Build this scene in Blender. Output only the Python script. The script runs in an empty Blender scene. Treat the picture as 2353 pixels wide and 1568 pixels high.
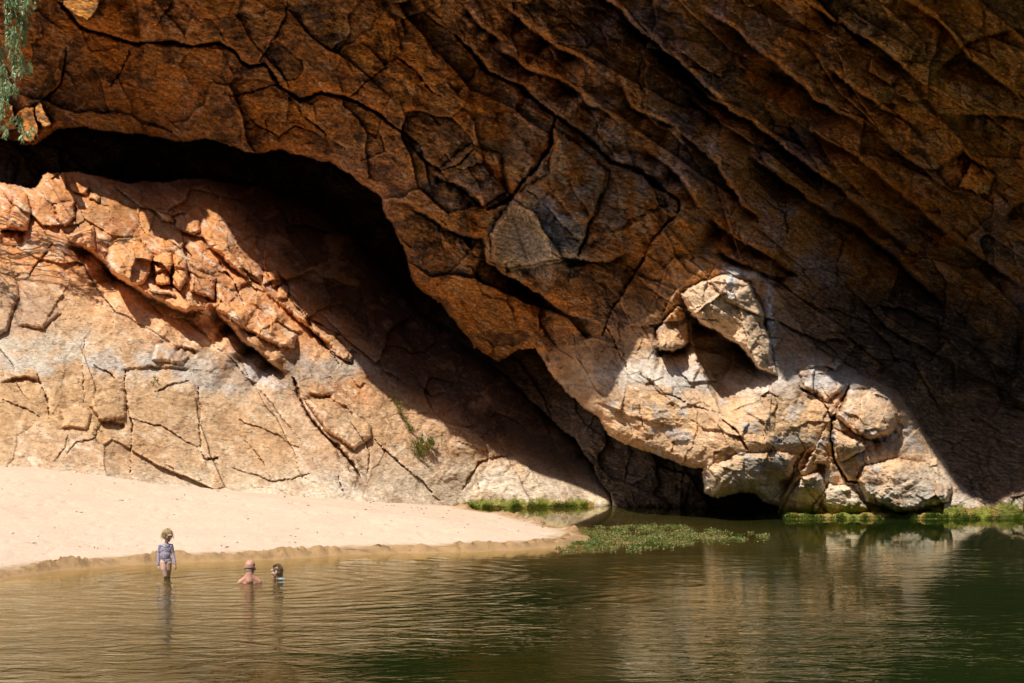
import bpy, bmesh, math, random
import numpy as np
from mathutils import Vector, Matrix

# ------------------------------------------------------------------ basics
SC = bpy.context.scene
COL = SC.collection
F = 4573.0          # focal length in units of a 2352 px wide frame
CX, HY, CH = 1176.0, 845.0, 3.5
SUN = np.array([-0.30, -0.38, 0.875]); SUN /= np.linalg.norm(SUN)
rng = np.random.RandomState(7)
random.seed(7)

def P3(u, v, D):
    return np.stack([(u - CX) / F * D, D, CH + (HY - v) / F * D], -1)
def at(u, v, D):
    return Vector(((u - CX) / F * D, D, CH + (HY - v) / F * D))
def on_water(u, v, z=0.0):
    D = (CH - z) * F / (v - HY)
    return Vector(((u - CX) / F * D, D, z))

def tag(o, label=None, cat=None, group=None, kind=None):
    if label: o['label'] = label
    if cat: o['category'] = cat
    if group: o['group'] = group
    if kind: o['kind'] = kind
    return o

# ------------------------------------------------------------------ noise
_perm = rng.permutation(4096).astype(np.int64)
_ang = rng.rand(4096) * 2 * np.pi
_gx, _gy = np.cos(_ang), np.sin(_ang)
_r1, _r2, _r3 = rng.rand(4096), rng.rand(4096), rng.rand(4096)
def _h(ix, iy, s=0):
    return _perm[(_perm[(_perm[(ix + 131 * s) & 4095] + iy) & 4095] + s * 17) & 4095]
def perlin(x, y, s=0):
    ix = np.floor(x).astype(np.int64); iy = np.floor(y).astype(np.int64)
    fx = x - ix; fy = y - iy
    def g(a, b):
        h = _h(ix + a, iy + b, s)
        return _gx[h] * (fx - a) + _gy[h] * (fy - b)
    wx = fx * fx * fx * (fx * (fx * 6 - 15) + 10); wy = fy * fy * fy * (fy * (fy * 6 - 15) + 10)
    n0 = g(0, 0); n0 = n0 + (g(1, 0) - n0) * wx
    n1 = g(0, 1); n1 = n1 + (g(1, 1) - n1) * wx
    return (n0 + (n1 - n0) * wy) * 1.5
def fbm(x, y, octv=4, s=0, gain=0.5):
    r = 0; a = 1
    for i in range(octv):
        r = r + a * perlin(x, y, s + i); x = x * 2.03 + 7.3; y = y * 2.03 + 1.9; a *= gain
    return r
def ridged(x, y, octv=4, s=0, gain=0.5):
    r = 0; a = 1
    for i in range(octv):
        r = r + a * (1 - 2.2 * np.abs(perlin(x, y, s + i))); x = x * 2.03 + 7.3; y = y * 2.03 + 1.9; a *= gain
    return r
def voro(x, y, s=0, jit=0.95):
    """nearest cell: hash id, offset to its seed, and distance to the cell border"""
    ix = np.floor(x).astype(np.int64); iy = np.floor(y).astype(np.int64)
    b1 = np.full(x.shape, 9e9); b2 = np.full(x.shape, 9e9)
    idx = np.zeros(x.shape, np.int64); ox = np.zeros(x.shape); oy = np.zeros(x.shape)
    for a in (-1, 0, 1):
        for b in (-1, 0, 1):
            h = _h(ix + a, iy + b, s)
            dx = ix + a + 0.5 + jit * (_r1[h] - 0.5) - x
            dy = iy + b + 0.5 + jit * (_r2[h] - 0.5) - y
            d = np.sqrt(dx * dx + dy * dy)
            m = d < b1
            b2 = np.where(m, b1, np.minimum(b2, d))
            b1 = np.where(m, d, b1); idx = np.where(m, h, idx)
            ox = np.where(m, -dx, ox); oy = np.where(m, -dy, oy)
    return idx, ox, oy, b2 - b1
def sstep(a, b, x):
    t = np.clip((x - a) / (b - a), 0, 1); return t * t * (3 - 2 * t)
def inpoly(poly, U, V):
    r = np.zeros(U.shape, bool); n = len(poly)
    for i in range(n):
        x0, y0 = poly[i]; x1, y1 = poly[(i + 1) % n]
        if y0 == y1: continue
        c = ((y0 > V) != (y1 > V)) & (U < (x1 - x0) * (V - y0) / (y1 - y0) + x0)
        r ^= c
    return r
def pdist(pts, U, V, closed=False):
    """distance, sign (+ below a line traced left to right), fraction along the line"""
    best = np.full(U.shape, 1e9); sg = np.zeros(U.shape); fr = np.zeros(U.shape)
    p = list(pts) + ([pts[0]] if closed else [])
    L = [0]
    for i in range(len(p) - 1): L.append(L[-1] + math.hypot(p[i+1][0] - p[i][0], p[i+1][1] - p[i][1]))
    for i in range(len(p) - 1):
        (x0, y0), (x1, y1) = p[i], p[i + 1]
        dx, dy = x1 - x0, y1 - y0; l2 = dx * dx + dy * dy + 1e-9
        t = np.clip(((U - x0) * dx + (V - y0) * dy) / l2, 0, 1)
        d = np.hypot(U - x0 - t * dx, V - y0 - t * dy)
        m = d < best
        best = np.where(m, d, best)
        sg = np.where(m, np.sign(dx * (V - y0) - dy * (U - x0)), sg)
        fr = np.where(m, (L[i] + t * math.sqrt(l2)) / L[-1], fr)
    return best, sg, fr
def tps(ctrl, U, V):
    c = np.array(ctrl, float); s = 1000.0
    X = c[:, :2] / s; n = len(c)
    def k(r2): return np.where(r2 > 0, r2 * np.log(np.maximum(r2, 1e-12)), 0)
    K = k(((X[:, None] - X[None]) ** 2).sum(-1)) + np.eye(n) * 0.002
    Pm = np.c_[np.ones(n), X]
    A = np.zeros((n + 3, n + 3)); A[:n, :n] = K; A[:n, n:] = Pm; A[n:, :n] = Pm.T
    w = np.linalg.solve(A, np.r_[c[:, 2], 0, 0, 0])
    out = w[n] + w[n + 1] * U / s + w[n + 2] * V / s
    for i in range(n):
        out = out + w[i] * k((U / s - X[i, 0]) ** 2 + (V / s - X[i, 1]) ** 2)
    return out

def bblur(a, r):
    for ax in (0, 1):
        p_ = np.pad(a, [(r + 1, r) if k == ax else (0, 0) for k in (0, 1)], mode='edge'); c_ = np.cumsum(p_, ax)
        n_ = a.shape[ax]; w_ = 2 * r + 1
        a = (np.take(c_, np.arange(w_, w_ + n_), ax) - np.take(c_, np.arange(0, n_), ax)) / w_
    return a
# ------------------------------------------------------------------ the rock face: macro depth
STEP = 2.0
us = np.arange(-420, 2760, STEP); vs = np.arange(-260, 1262, STEP)
U, V = np.meshgrid(us, vs)
Wu = U + 5 * perlin(U / 45, V / 45, 90) + 1.6 * perlin(U / 14, V / 14, 91) + 1.8 * perlin(U / 7, V / 7, 94)
Wv = V + 5 * perlin(U / 45, V / 45, 92) + 1.6 * perlin(U / 14, V / 14, 93) + 1.8 * perlin(U / 7, V / 7, 95)

LIP = [(-500, 235), (-200, 290), (0, 318), (80, 335), (130, 300), (190, 290), (260, 300), (350, 312), (420, 327), (480, 320), (560, 345),
       (600, 354), (650, 343), (700, 362), (760, 372), (800, 395), (830, 422), (870, 448)]
POLY_A = LIP + [(890, 500), (925, 560), (945, 640), (1000, 690), (1050, 740), (1090, 800), (1150, 830), (1190, 800), (1230, 802),
       (1260, 850), (1300, 900), (1370, 958), (1402, 1003), (1500, 1042), (1600, 1078), (1614, 1075), (1617, 1130), (1652, 1146), (1698, 1128),
       (1740, 1137), (1789, 1165), (1790, 1400), (3000, 1400), (3000, -600), (-600, -600)]
POLY_B = [(-600, 408), (0, 418), (75, 432), (100, 402), (150, 393), (200, 398), (300, 420), (340, 418), (450, 408), (600, 430),
       (700, 470), (800, 540), (900, 640), (960, 715), (1030, 765), (1090, 810), (1150, 850), (1230, 930), (1320, 1010), (1370, 1080), (1402, 1135), (1408, 1170), (1420, 1400), (-600, 1400)]
CTA = [(-400,-250,50),(0,0,51),(0,300,53),(300,0,50.5),(350,300,53.2),(600,-250,48.5),(600,100,50.5),(600,345,52.3),(870,440,50.3),(900,200,49),
       (1000,0,47.8),(1000,480,49.2),(1050,650,50.5),(1180,780,51),(1200,300,47.6),(1130,540,47.6),(1250,600,47),(1400,0,46),(1400,380,47),(1400,720,47.6),(1300,850,48.6),
       (1390,950,47),(1420,850,47.3),(1500,1030,46.6),(1550,900,46.1),(1520,720,47.2),(1650,680,46.8),(1700,1000,45.5),(1700,1120,45.6),(1640,850,47.3),(1650,950,46.0),
       (1800,1170,46.9),(1800,880,46.8),(1850,1000,46.2),(1900,860,47.4),(2000,0,45),(1800,300,47),(2000,400,47.8),(1950,650,49.8),(2100,650,50.3),(2352,0,44.5),
       (2352,350,46.8),(2352,700,50.2),(2200,850,50),(2150,1000,49),(2050,950,47),(2352,1090,48),(2352,1190,46.3),(2100,1190,46.3),(1950,1190,46.6),(2100,1080,46.6),(2200,1120,47),
       (2270,1155,47),(2700,1190,46),(2700,700,50),(2700,0,44),(2000,-250,44),(1200,-250,46),(1800,1260,46.8),(2350,1260,46.0)]
CTB = [(-400,1050,43.2),(0,1050,44),(400,1100,45.2),(800,1140,46.8),(1060,1168,49.3),(1300,1165,50.1),(1400,1165,50.5),(0,800,46.3),(0,600,48.6),(0,420,50.8),
       (300,800,47.3),(300,600,49.5),(340,450,51.8),(600,1000,47.1),(600,800,49.2),(520,500,52.6),(800,830,50.5),(800,1000,48.3),(1000,960,50.4),(1000,1060,49.4),
       (1200,1060,50.9),(1100,900,52.2),(800,600,55),(600,430,56),(900,640,56.5),(1330,1040,52.3),(1100,800,54.5),(-400,420,50),(0,1250,41.8),(800,1260,45),(1400,1250,49.8)]
CTR = [(0,350,58),(0,450,56),(500,380,60),(800,450,60),(900,600,59),(1000,750,56),(1150,850,54.0),(1250,950,52.6),(1350,1000,51.2),(1400,1100,50.7),
       (1500,1160,50.2),(1600,1100,50.2),(1700,1170,50.6),(1790,1170,51),(1500,1260,49.5),(-400,350,56)]
def coarse(ctrl):
    cu = np.arange(-440, 2800, 20.0); cv = np.arange(-280, 1300, 20.0)
    g = tps(ctrl, *np.meshgrid(cu, cv))
    x = (U - cu[0]) / 20; y = (V - cv[0]) / 20
    i = x.astype(int); j = y.astype(int); fx = x - i; fy = y - j
    return (g[j, i]*(1-fx)+g[j, i+1]*fx)*(1-fy) + (g[j+1, i]*(1-fx)+g[j+1, i+1]*fx)*fy
DA, DB, DR = coarse(CTA), coarse(CTB), coarse(CTR)
mA = inpoly(POLY_A, Wu, Wv); mB = inpoly(POLY_B, Wu, Wv) & ~mA; mR = ~(mA | mB)

# roll the lip of each sheet back so its edge is a rounded nose of rock, not a cut
dA, _, _ = pdist(POLY_A[:-4], Wu, Wv)
DA = DA + 0.55 * np.exp(-dA / 7.0)
dB, _, _ = pdist(POLY_B[:-2], Wu, Wv)
DB = DB + 0.5 * np.exp(-dB / 16.0) * mB
DBASE = np.where(mA, DA, np.where(mB, DB, DR))

# ------------------------------------------------------------------ facets: joints and beds of the rock
def facets(U, V, ang, su, sv, s, warp=0.11, tilt=0.5, step=0.35):
    a = math.radians(ang); c, sn = math.cos(a), math.sin(a)
    x = (U * c + V * sn) / su; y = (-U * sn + V * c) / sv
    wx = warp * fbm(x * 1.3, y * 1.3, 3, s + 40); wy = warp * fbm(x * 1.3, y * 1.3, 3, s + 50)
    idx, ox, oy, e = voro(x + wx, y + wy, s)
    r1 = _r1[idx] - 0.5; r2 = _r2[(idx * 7 + 13) & 4095] - 0.5; r3 = _r3[(idx * 3 + 5) & 4095] - 0.5
    return step * r1 * 2 + tilt * (r2 * ox + r3 * oy) * 2, e, idx
beds = sstep(950, 1500, U - 0.2 * V) * sstep(820, 560, V - 0.25 * (U - 1400))      # strongly bedded, upper right
butt = sstep(1330, 1450, U) * sstep(560, 700, V - 0.12 * (U - 1500))              # rounded buttress
upl = mA * (1 - beds) * (1 - butt)
rel = np.zeros(U.shape)
crk = np.zeros(U.shape)       # 0..1 crack darkness
tintv = np.zeros(U.shape); tinth = np.zeros(U.shape)
def addf(w, amp, args, groove=0.0, gw=0.06, gn=0):
    global rel, crk
    m = w > 0.01
    f, e, idx = facets(U[m], V[m], *args)
    g = np.exp(-(e / gw) ** 2)
    gm = sstep(-0.15, 0.35, perlin(U[m] / 130, V[m] / 130, 70 + gn)) * g
    kt = min(1, amp * 2.2)
    tintv[m] += w[m] * kt * (_r2[(idx * 5 + 3) & 4095] - .5); tinth[m] += w[m] * kt * (_r3[(idx * 11 + 1) & 4095] - .5)
    rel[m] += w[m] * (amp * f + groove * gm)
    crk[m] = np.maximum(crk[m], gm * w[m] * (1 if groove > 0.02 else 0.5))
one = np.ones(U.shape)
lowb = mB * sstep(-60, 160, V - (600 + .42 * U))
addf(beds, 0.40, (37, 420, 95, 1), 0.05, 0.02, 0)
addf(beds, 0.30, (80, 150, 110, 15), 0.03, 0.015, 1)
addf(beds, 0.22, (34, 150, 42, 2), 0.03, 0.03, 1)
addf(upl, 0.60, (38, 240, 130, 3), 0.012, 0.010, 2)
addf(upl, 0.24, (64, 105, 60, 4), 0.006, 0.015, 3)
addf(mB * 1.0, 0.34, (48, 300, 150, 5), 0.03, 0.008, 4)
addf(mB - .6 * lowb, 0.09, (20, 110, 70, 6), 0.008, 0.015, 5)
addf(mR * 1.0, 0.5, (50, 150, 90, 7), 0.06, 0.05, 6)
addf(mR * 1.0, 0.18, (60, 60, 40, 8), 0.03, 0.06, 6)
addf(butt, 0.30, (55, 230, 150, 9), 0.02, 0.010, 7)
addf(butt, 0.20, (50, 100, 70, 16, .06, .9, .2), 0.0, 0.04, 8)
addf(butt, 0.08, (25, 55, 38, 10, .06, .9, .2), 0.0, 0.04, 8)
addf(one - .6 * lowb - .5 * butt, 0.040, (30, 30, 19, 11), 0.0, 0.05, 9)
# the upper part of the slope and its crest are much blockier than the washed rock below
blk = mB * sstep(80, -80, V - (560 + 0.42 * U)) 
addf(blk, 0.42, (35, 120, 70, 12, .07, .9, .35), 0.05, 0.02, 10)
addf(blk, 0.20, (65, 52, 36, 14, .07, .9, .3), 0.0, 0.02, 10)

# ------------------------------------------------------------------ traced cracks and ledges
CR = []   # (points, half width px, depth m)
def crack(w, d, *p): CR.append((p, w, d))
crack(7, .8, (120,-20),(150,20),(185,60),(230,78),(320,100),(400,95),(440,108),(470,100),(500,96),(530,112),(575,152),(610,148),(640,190),(690,228),(740,214),(790,220),(850,250),(900,285),(963,332))
crack(5, .5, (690,228),(692,262),(730,290),(790,345)); crack(3, .3, (640,190),(575,215),(525,222))
crack(3, .3, (525,222),(590,285),(640,312),(672,285),(745,315)); crack(3, .3, (360,60),(395,0)); crack(3,.3,(590,150),(640,70),(665,0))
crack(4, .3, (60,270),(140,190),(150,110)); crack(3, .25, (300,105),(285,150),(255,200))
crack(9, .9, (1040,78),(1079,112),(1122,163),(1196,202),(1265,256),(1351,318),(1405,372),(1452,384),(1506,419),(1560,462),(1556,490))
crack(7, .7, (1273,264),(1265,330),(1238,380),(1196,423),(1165,466),(1118,480)); crack(5,.5,(1560,462),(1556,490),(1501,551),(1458,633),(1392,738),(1385,770))
crack(5,.4,(1396,388),(1377,458),(1354,520),(1330,590)); crack(5,.4,(897,120),(947,155),(994,210),(1017,225)); crack(3,.3,(800,225),(850,180),(890,150))
crack(4,.3,(963,332),(978,372),(1009,392),(1060,375),(1085,340)); crack(3,.3,(930,80),(925,45),(975,30),(1040,78)); crack(3,.25,(870,300),(880,350),(830,368))
crack(4,.4,(1475,140),(1465,190),(1480,215)); crack(3,.2,(1196,423),(1260,480),(1330,560))
crack(5, .25, (86,856),(94,881),(112,916),(115,965)); crack(2.5,.12,(192,776),(190,830),(192,926)); crack(5,.3,(290,846),(288,926),(302,972),(302,1049),(300,1083))
crack(4,.22,(454,881),(461,958),(458,1035),(466,1050)); crack(3,.15,(307,965),(367,979),(419,1007),(458,1028)); crack(3,.16,(356,902),(390,885),(433,870))
crack(4,.2,(220,839),(245,853),(265,870)); crack(3,.14,(154,1041),(175,1017),(217,1003),(224,986),(250,960)); crack(3,.15,(0,916),(52,937),(91,958))
crack(3,.15,(521,1069),(594,1094),(629,1103),(727,1087)); crack(4,.25,(465,1053),(503,1048)); crack(3,.12,(560,870),(588,880),(600,868))
crack(3,.12,(120,1060),(150,1030),(155,1000)); crack(2.5,.12,(400,700),(500,800),(600,900),(690,1010)); crack(3,.15,(840,1110),(850,1040),(800,960))
crack(2.5,.12,(540,960),(610,985),(690,1030)); crack(2.5,.1,(380,1060),(420,1100)); crack(2.5,.1,(560,1010),(610,1060),(620,1100))
crack(6,.45,(1830,884),(1897,926),(1914,964)); crack(8,.5,(1953,884),(1932,935),(1911,968),(1911,1003),(1914,1040),(1925,1062),(1942,1107),(1975,1112))
crack(4,.3,(1652,961),(1705,1002),(1719,1037)); crack(4,.3,(1897,975),(1879,1020),(1844,1079),(1827,1097)); crack(4,.25,(1940,970),(1985,1010),(2020,1015),(2050,995))
crack(4,.3,(1390,745),(1420,800),(1440,850)); crack(4,.2,(1490,660),(1580,720),(1650,740)); crack(3,.15,(1470,850),(1520,900),(1600,930),(1640,950)); crack(3,.15,(1470,930),(1480,990))
crack(6,.5,(0,530),(60,532)); crack(4,.3,(500,600),(540,650),(560,700)); crack(4,.3,(420,560),(440,590)); crack(3,.2,(60,640),(120,560)); crack(4,.3,(160,560),(210,600))
crack(7,.5,(670,865),(700,945),(750,1005),(800,1050),(830,1095)); crack(4,.3,(850,1000),(960,1100),(1010,1150)); crack(3,.2,(780,1090),(790,1130)); crack(3,.2,(1060,1130),(1100,1060),(1180,1040))
LG = []   # (points, undercut m, reach px, lip m) traced left to right; the lower side is undercut
def ledge(h, w, *p, lip=0.25): LG.append((p, h, w, lip))
ledge(.9,40,(1149,0),(1215,62),(1285,109),(1374,151)); ledge(.6,32,(1285,171),(1351,233),(1421,272)); ledge(.6,30,(1149,109),(1215,155),(1281,178),(1340,225))
ledge(.9,42,(1340,-50),(1397,0),(1467,62),(1545,128),(1643,217),(1700,270)); ledge(.6,32,(1421,167),(1448,240),(1506,272),(1560,291))
ledge(.9,45,(1603,0),(1705,82),(1742,110),(1815,171),(1876,228),(1938,261),(2019,302)); ledge(.8,38,(1530,130),(1571,163),(1628,224),(1713,269),(1783,318),(1815,346),(1897,408),(1978,469),(2031,526),(2141,603))
ledge(.6,28,(1571,187),(1590,225),(1652,277),(1720,320),(1775,346)); ledge(.9,42,(1852,261),(1864,302),(1938,334),(2011,391),(2101,469),(2154,518),(2284,611),(2400,690))
ledge(1.1,45,(1700,340),(1795,408),(1897,481),(1978,522),(2060,591),(2101,639),(2200,720)); ledge(.7,38,(1612,489),(1693,546),(1775,591),(1840,640)); ledge(.7,20,(1644,558),(1673,591),(1762,628),(1810,640))
ledge(.7,36,(1836,0),(1938,53),(2019,106),(2080,155),(2133,179)); ledge(.5,30,(2133,179),(2182,135),(2223,90),(2352,60)); ledge(.5,30,(2198,261),(2304,261),(2400,280))
ledge(.7,32,(2015,310),(2101,375),(2150,383),(2215,346),(2264,391),(2288,424)); ledge(.5,28,(2300,500),(2330,470),(2400,450)); ledge(.6,34,(2050,-20),(2150,40),(2230,130),(2352,230))
ledge(.6,28,(1766,151),(1840,187),(1890,240)); ledge(.5,25,(1900,150),(1960,200),(2040,250),(2110,290)); ledge(.5,30,(1560,300),(1640,370),(1700,460),(1760,510))
ledge(.6,30,(1470,330),(1560,400),(1610,480)); ledge(.5,26,(1060,0),(1110,60),(1170,100))
ledge(1.2,60,(870,448),(940,468),(1000,502),(1060,540),(1113,545),(1120,600),(1150,618),(1180,640),(1240,672),(1300,716),(1350,735),(1392,745),lip=.1)
ledge(.35,30,(1113,560),(1124,606),(1175,617),(1237,606),(1322,590),(1400,600),(1460,560)); ledge(.4,20,(990,400),(1050,420),(1100,450),(1118,480))
ledge(1.4,52,(136,554),(210,571),(241,610),(266,631),(314,659),(339,680),(426,715),(489,708),lip=.4)
ledge(1.8,60,(489,690),(507,729),(559,778),(611,820),(660,861),lip=.45)
ledge(.5,18,(345,490),(400,523),(470,543),(520,600),(580,642),(640,692),(700,742),(770,800),(805,825),lip=.35)
ledge(.5,16,(0,524),(66,532),lip=.35); ledge(.3,14,(269,842),(349,841),(447,842),lip=.05); ledge(.3,14,(320,640),(400,610),(480,640),lip=.1)
ledge(.3,20,(700,900),(760,905),(850,975),lip=.1); ledge(.35,14,(400,790),(440,800),(460,812),lip=.1); ledge(.3,16,(0,880),(60,860),(100,880),lip=.05); ledge(.3,12,(230,960),(290,975),lip=.1)
ledge(1.3,45,(1563,676),(1587,722),(1625,750),(1703,796),(1742,843),(1789,866),lip=.45)
ledge(.8,26,(1505,795),(1545,806),(1583,790),lip=.25)
ledge(.5,36,(1879,1020),(1844,1079),(1827,1097),(1789,1163),lip=-.05)
ledge(.45,24,(1985,1015),(2050,992),(2064,950),lip=.1); ledge(.6,22,(1984,1125),(2065,1176),(2140,1166),lip=.1); ledge(.4,20,(1870,1060),(1900,1065),lip=.05)
def win(p, r):
    x0 = min(q[0] for q in p) - r; x1 = max(q[0] for q in p) + r; y0 = min(q[1] for q in p) - r; y1 = max(q[1] for q in p) + r
    j0 = max(0, np.searchsorted(vs, y0)); j1 = np.searchsorted(vs, y1); i0 = max(0, np.searchsorted(us, x0)); i1 = np.searchsorted(us, x1)
    return slice(j0, j1), slice(i0, i1)
stp = np.zeros(U.shape)
for p, w, d in CR:
    s = win(p, w * 14 + 20)
    dd, sg, fr = pdist(p, Wu[s], Wv[s])
    ww = w * (.85 if w > 6 else .52) * (0.35 + 0.9 * np.abs(perlin(fr * 11 + p[0][0], fr * 0 + 3.1, 33))) * np.sqrt(np.clip(np.minimum(fr, 1 - fr) * 8, 0, 1)) * np.maximum(.9 * (w > 6), sstep(-.35, .15, perlin(fr * 7 + p[0][1], fr * 0 + 5.7, 36))) + .3
    g = np.exp(-(dd / ww) ** 2)
    stp[s] = stp[s] + .8 * d * g + 0.38 * d * np.exp(-dd / (w * 7)) * (sg > 0) * np.clip(np.minimum(fr, 1 - fr) * 6, 0, 1)
    crk[s] = np.maximum(crk[s], g * min(1, d * 2.5))
for p, h, w, lip in LG:
    s = win(p, w * 4 + 30)
    dd, sg, fr = pdist(p, Wu[s], Wv[s])
    tp = np.clip(np.minimum(fr, 1 - fr) * 5, 0, 1); tp = tp * tp * (3 - 2 * tp)
    tp = tp * (0.55 + 0.7 * np.clip(perlin(fr * 6 + p[0][1], fr * 0 + 1.7, 35) + .5, 0, 1))
    cut = np.exp(-(dd / w)) * (1 - np.exp(-(dd / 3.0) ** 2))
    up = np.exp(-(dd / (w * 1.3)) ** 2) * (1 - 0.7 * np.exp(-(dd / 3.5) ** 2))
    stp[s] = stp[s] + tp * np.where(sg > 0, h * cut, -lip * h * up)

# raised blocks (name, polygon, protrusion, edge radius px)
BL = []
def block(h, r, *p, label=None): BL.append((p, h, r, label))
block(.55,12,(241,600),(246,570),(275,545),(320,548),(352,585),(345,620),(330,650),(300,655),(262,635), label='big rounded orange boulder bulging from the ledge of the left rock slope')
block(.42,6,(350,590),(392,580),(398,605),(390,655),(360,650),(352,620), label='upright tan rock slab right beside the big rounded orange boulder')
block(.42,6,(400,582),(432,605),(428,640),(412,668),(392,655),(402,612), label='narrow tan rock slab tapering down, second from the rounded orange boulder')
block(.36,8,(436,612),(498,640),(492,690),(470,682),(437,668), label='broken brown rock block at the right end of the row of slabs')
block(.3,8,(340,645),(400,672),(405,682),(350,672), label='thin rock slab lying flat beneath the row of upright slabs')
block(.4,6,(32,440),(62,442),(68,480),(66,530),(20,520), label='dark split rock pillar at the left edge on the slope crest')
block(.35,8,(125,470),(172,462),(170,500),(150,520),(128,500), label='shadowed angular block under the crest at the upper left')
block(.35,8,(150,540),(215,520),(222,572),(190,566),(160,555), label='squared orange block with a dark right face on the upper ledge')
block(.35,12,(400,500),(430,488),(462,505),(464,530),(440,540),(405,522), label='rounded pale boulder with bands on the crest of the left slope')
block(.30,10,(350,480),(395,485),(402,512),(370,505), label='low brown boulder left of the banded pale boulder on the crest')
block(.28,8,(152,418),(180,415),(205,432),(200,448),(165,440), label='small pointed rock standing highest on the left crest')
block(.25,6,(206,440),(232,450),(228,466),(205,458), label='small rock just down the crest from the pointed one')
block(.3,8,(548,590),(580,600),(605,630),(590,640),(552,612), label=None)
block(.3,7,(612,625),(638,622),(648,650),(628,662), label=None)
block(.3,7,(640,655),(662,660),(660,688),(636,684), label='dark faceted rock near the middle of the shadow edge')
block(.35,9,(715,735),(770,765),(812,815),(808,832),(765,812),(720,765), label='knobbly pale rock at the lower end of the crest beside the shadow')
block(.45,14,(496,650),(560,690),(640,740),(682,770),(680,800),(640,800),(570,760),(500,715), label=None)
block(.3,12,(700,920),(770,905),(850,975),(855,1000),(812,1035),(750,990), label='rough ochre rock lump beneath the grey band of the left slope')
block(.2,14,(355,790),(400,782),(432,815),(420,835),(350,832), label=None)
block(.2,10,(262,895),(285,900),(288,960),(240,970),(205,935),(215,905), label=None)
block(.15,10,(140,940),(180,925),(212,950),(200,985),(140,980), label=None)
block(.25,14,(0,600),(30,625),(45,680),(20,760),(-30,780),(-60,640), label='grey boulder at the left edge dappled by leaf shade')
block(.18,14,(50,690),(120,680),(140,720),(100,755),(45,745), label=None)
block(.40,10,(1563,676),(1612,645),(1664,630),(1722,650),(1752,715),(1778,831),(1789,866),(1742,843),(1703,796),(1625,750),(1587,722), label='hanging sunlit rock flake with a white streak, above the buttress')
block(.55,7,(1509,757),(1556,700),(1572,705),(1583,788),(1545,806),(1513,804), label='squared rock lump jutting left of the hanging sunlit flake')
block(.42,14,(1914,950),(1950,894),(2019,898),(2061,947),(2052,989),(1995,1011),(1940,975), label='large rounded boulder right of the dark hole in the sunlit buttress')
block(.35,14,(1916,985),(1990,1020),(1980,1040),(1935,1058),(1920,1030), label='smaller boulder directly under the large rounded boulder right of the hole')
block(.42,22,(1984,1070),(2060,1050),(2124,1065),(2187,1118),(2180,1149),(2065,1180),(1990,1150),(1970,1105), label='big pale boulder resting on the green waterline at lower right')
block(.3,16,(1870,1165),(1905,1110),(1955,1120),(2010,1180),(1870,1190), label=None)
block(.3,18,(1800,1160),(1840,1095),(1880,1080),(1900,1130),(1870,1185),(1800,1190), label='pale rounded rock rising from the water beside the dark undercut')
block(.3,30,(1620,1075),(1700,1040),(1830,1040),(1820,1100),(1700,1125),(1640,1140), label=None)
block(.25,12,(1835,850),(1900,850),(1945,885),(1900,920),(1850,890), label=None)
block(.4,12,(2230,370),(2285,400),(2270,450),(2200,430), label='pale angular block wedged in the upper right of the cliff')
block(.3,10,(2000,130),(2062,175),(2050,200),(1995,160), label=None)
block(.45,16,(1125,540),(1190,440),(1262,400),(1270,290),(1400,395),(1372,480),(1325,588),(1240,600),(1170,615),(1130,600), label=None)
block(.35,16,(1005,390),(1080,330),(1150,360),(1160,440),(1110,470),(1050,430), label=None)
block(.35,10,(60,270),(85,265),(90,300),(50,325),(45,290), label='upper lit orange boulder in front of the cave beside the gum leaves')
block(.3,8,(80,240),(105,250),(118,285),(90,275), label=None)
REC = [(1583,735),(1592,800),(1612,850),(1632,905),(1655,955),(1700,925),(1760,888),(1789,868),(1742,843),(1703,796),(1625,750)]
s = win(REC, 30); ins = inpoly(REC, Wu[s], Wv[s]); dl_, _, _ = pdist(REC[:5], Wu[s], Wv[s]); dr_, _, _ = pdist(REC[4:8], Wu[s], Wv[s])
stp[s] = stp[s] + np.where(ins, .75 * (1 - np.exp(-dl_ / 4)) * (1 - np.exp(-dr_ / 40)), 0)
BLMASK = []
for p, h, r, label in BL:
    s = win(p, 40)
    ins = inpoly(p, Wu[s], Wv[s]); dd, _, _ = pdist(p, Wu[s], Wv[s], True)
    q = np.random.RandomState(int(abs(p[0][0]) * 3 + p[0][1])).rand(2) - .5
    cxp = sum(a[0] for a in p) / len(p); cyp = sum(a[1] for a in p) / len(p)
    sz = 0.5 * max(max(a[0] for a in p) - min(a[0] for a in p), 20)
    til = 1 + 0.5 * (q[0] * (U[s] - cxp) + (q[1] + .25) * (V[s] - cyp)) / sz
    stp[s] = stp[s] - np.where(ins, h * (.55 * np.clip(dd / (r * .45), 0, 1) + .45 * (1 - np.exp(-dd / (r * 1.5)))) * til, 0) + np.where(ins, 0, 0.35 * h * np.exp(-dd / 7.0))
    if label: BLMASK.append((s, ins, label))

# ------------------------------------------------------------------ roughness at every scale
rg = 0.16 * fbm(U / 210, V / 210, 2, 20) + 0.085 * ridged(U / 90 + .4 * perlin(U/60,V/60,3), V / 70, 3, 24, .5)
rg *= 1 - .45 * np.maximum(lowb, butt)
rg += (1 - .55 * np.maximum(lowb, .8 * butt)) * 0.030 * fbm(U / 24, V / 17, 3, 28, .62)
rg += 0.012 * ridged((U * .8 + V * .6) / 22, (V * .8 - U * .6) / 7, 2, 27)
det = np.where(mB, 0.7, 1.0) * (rel + rg) + stp * np.where(mA & (butt < .5), 1.25, 1.0)
D = DBASE + det
smoothfoot = mB * sstep(900, 1000, V)
# calm, water-worn rock just above the waterline
z0 = CH + (HY - V) / F * D

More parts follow.
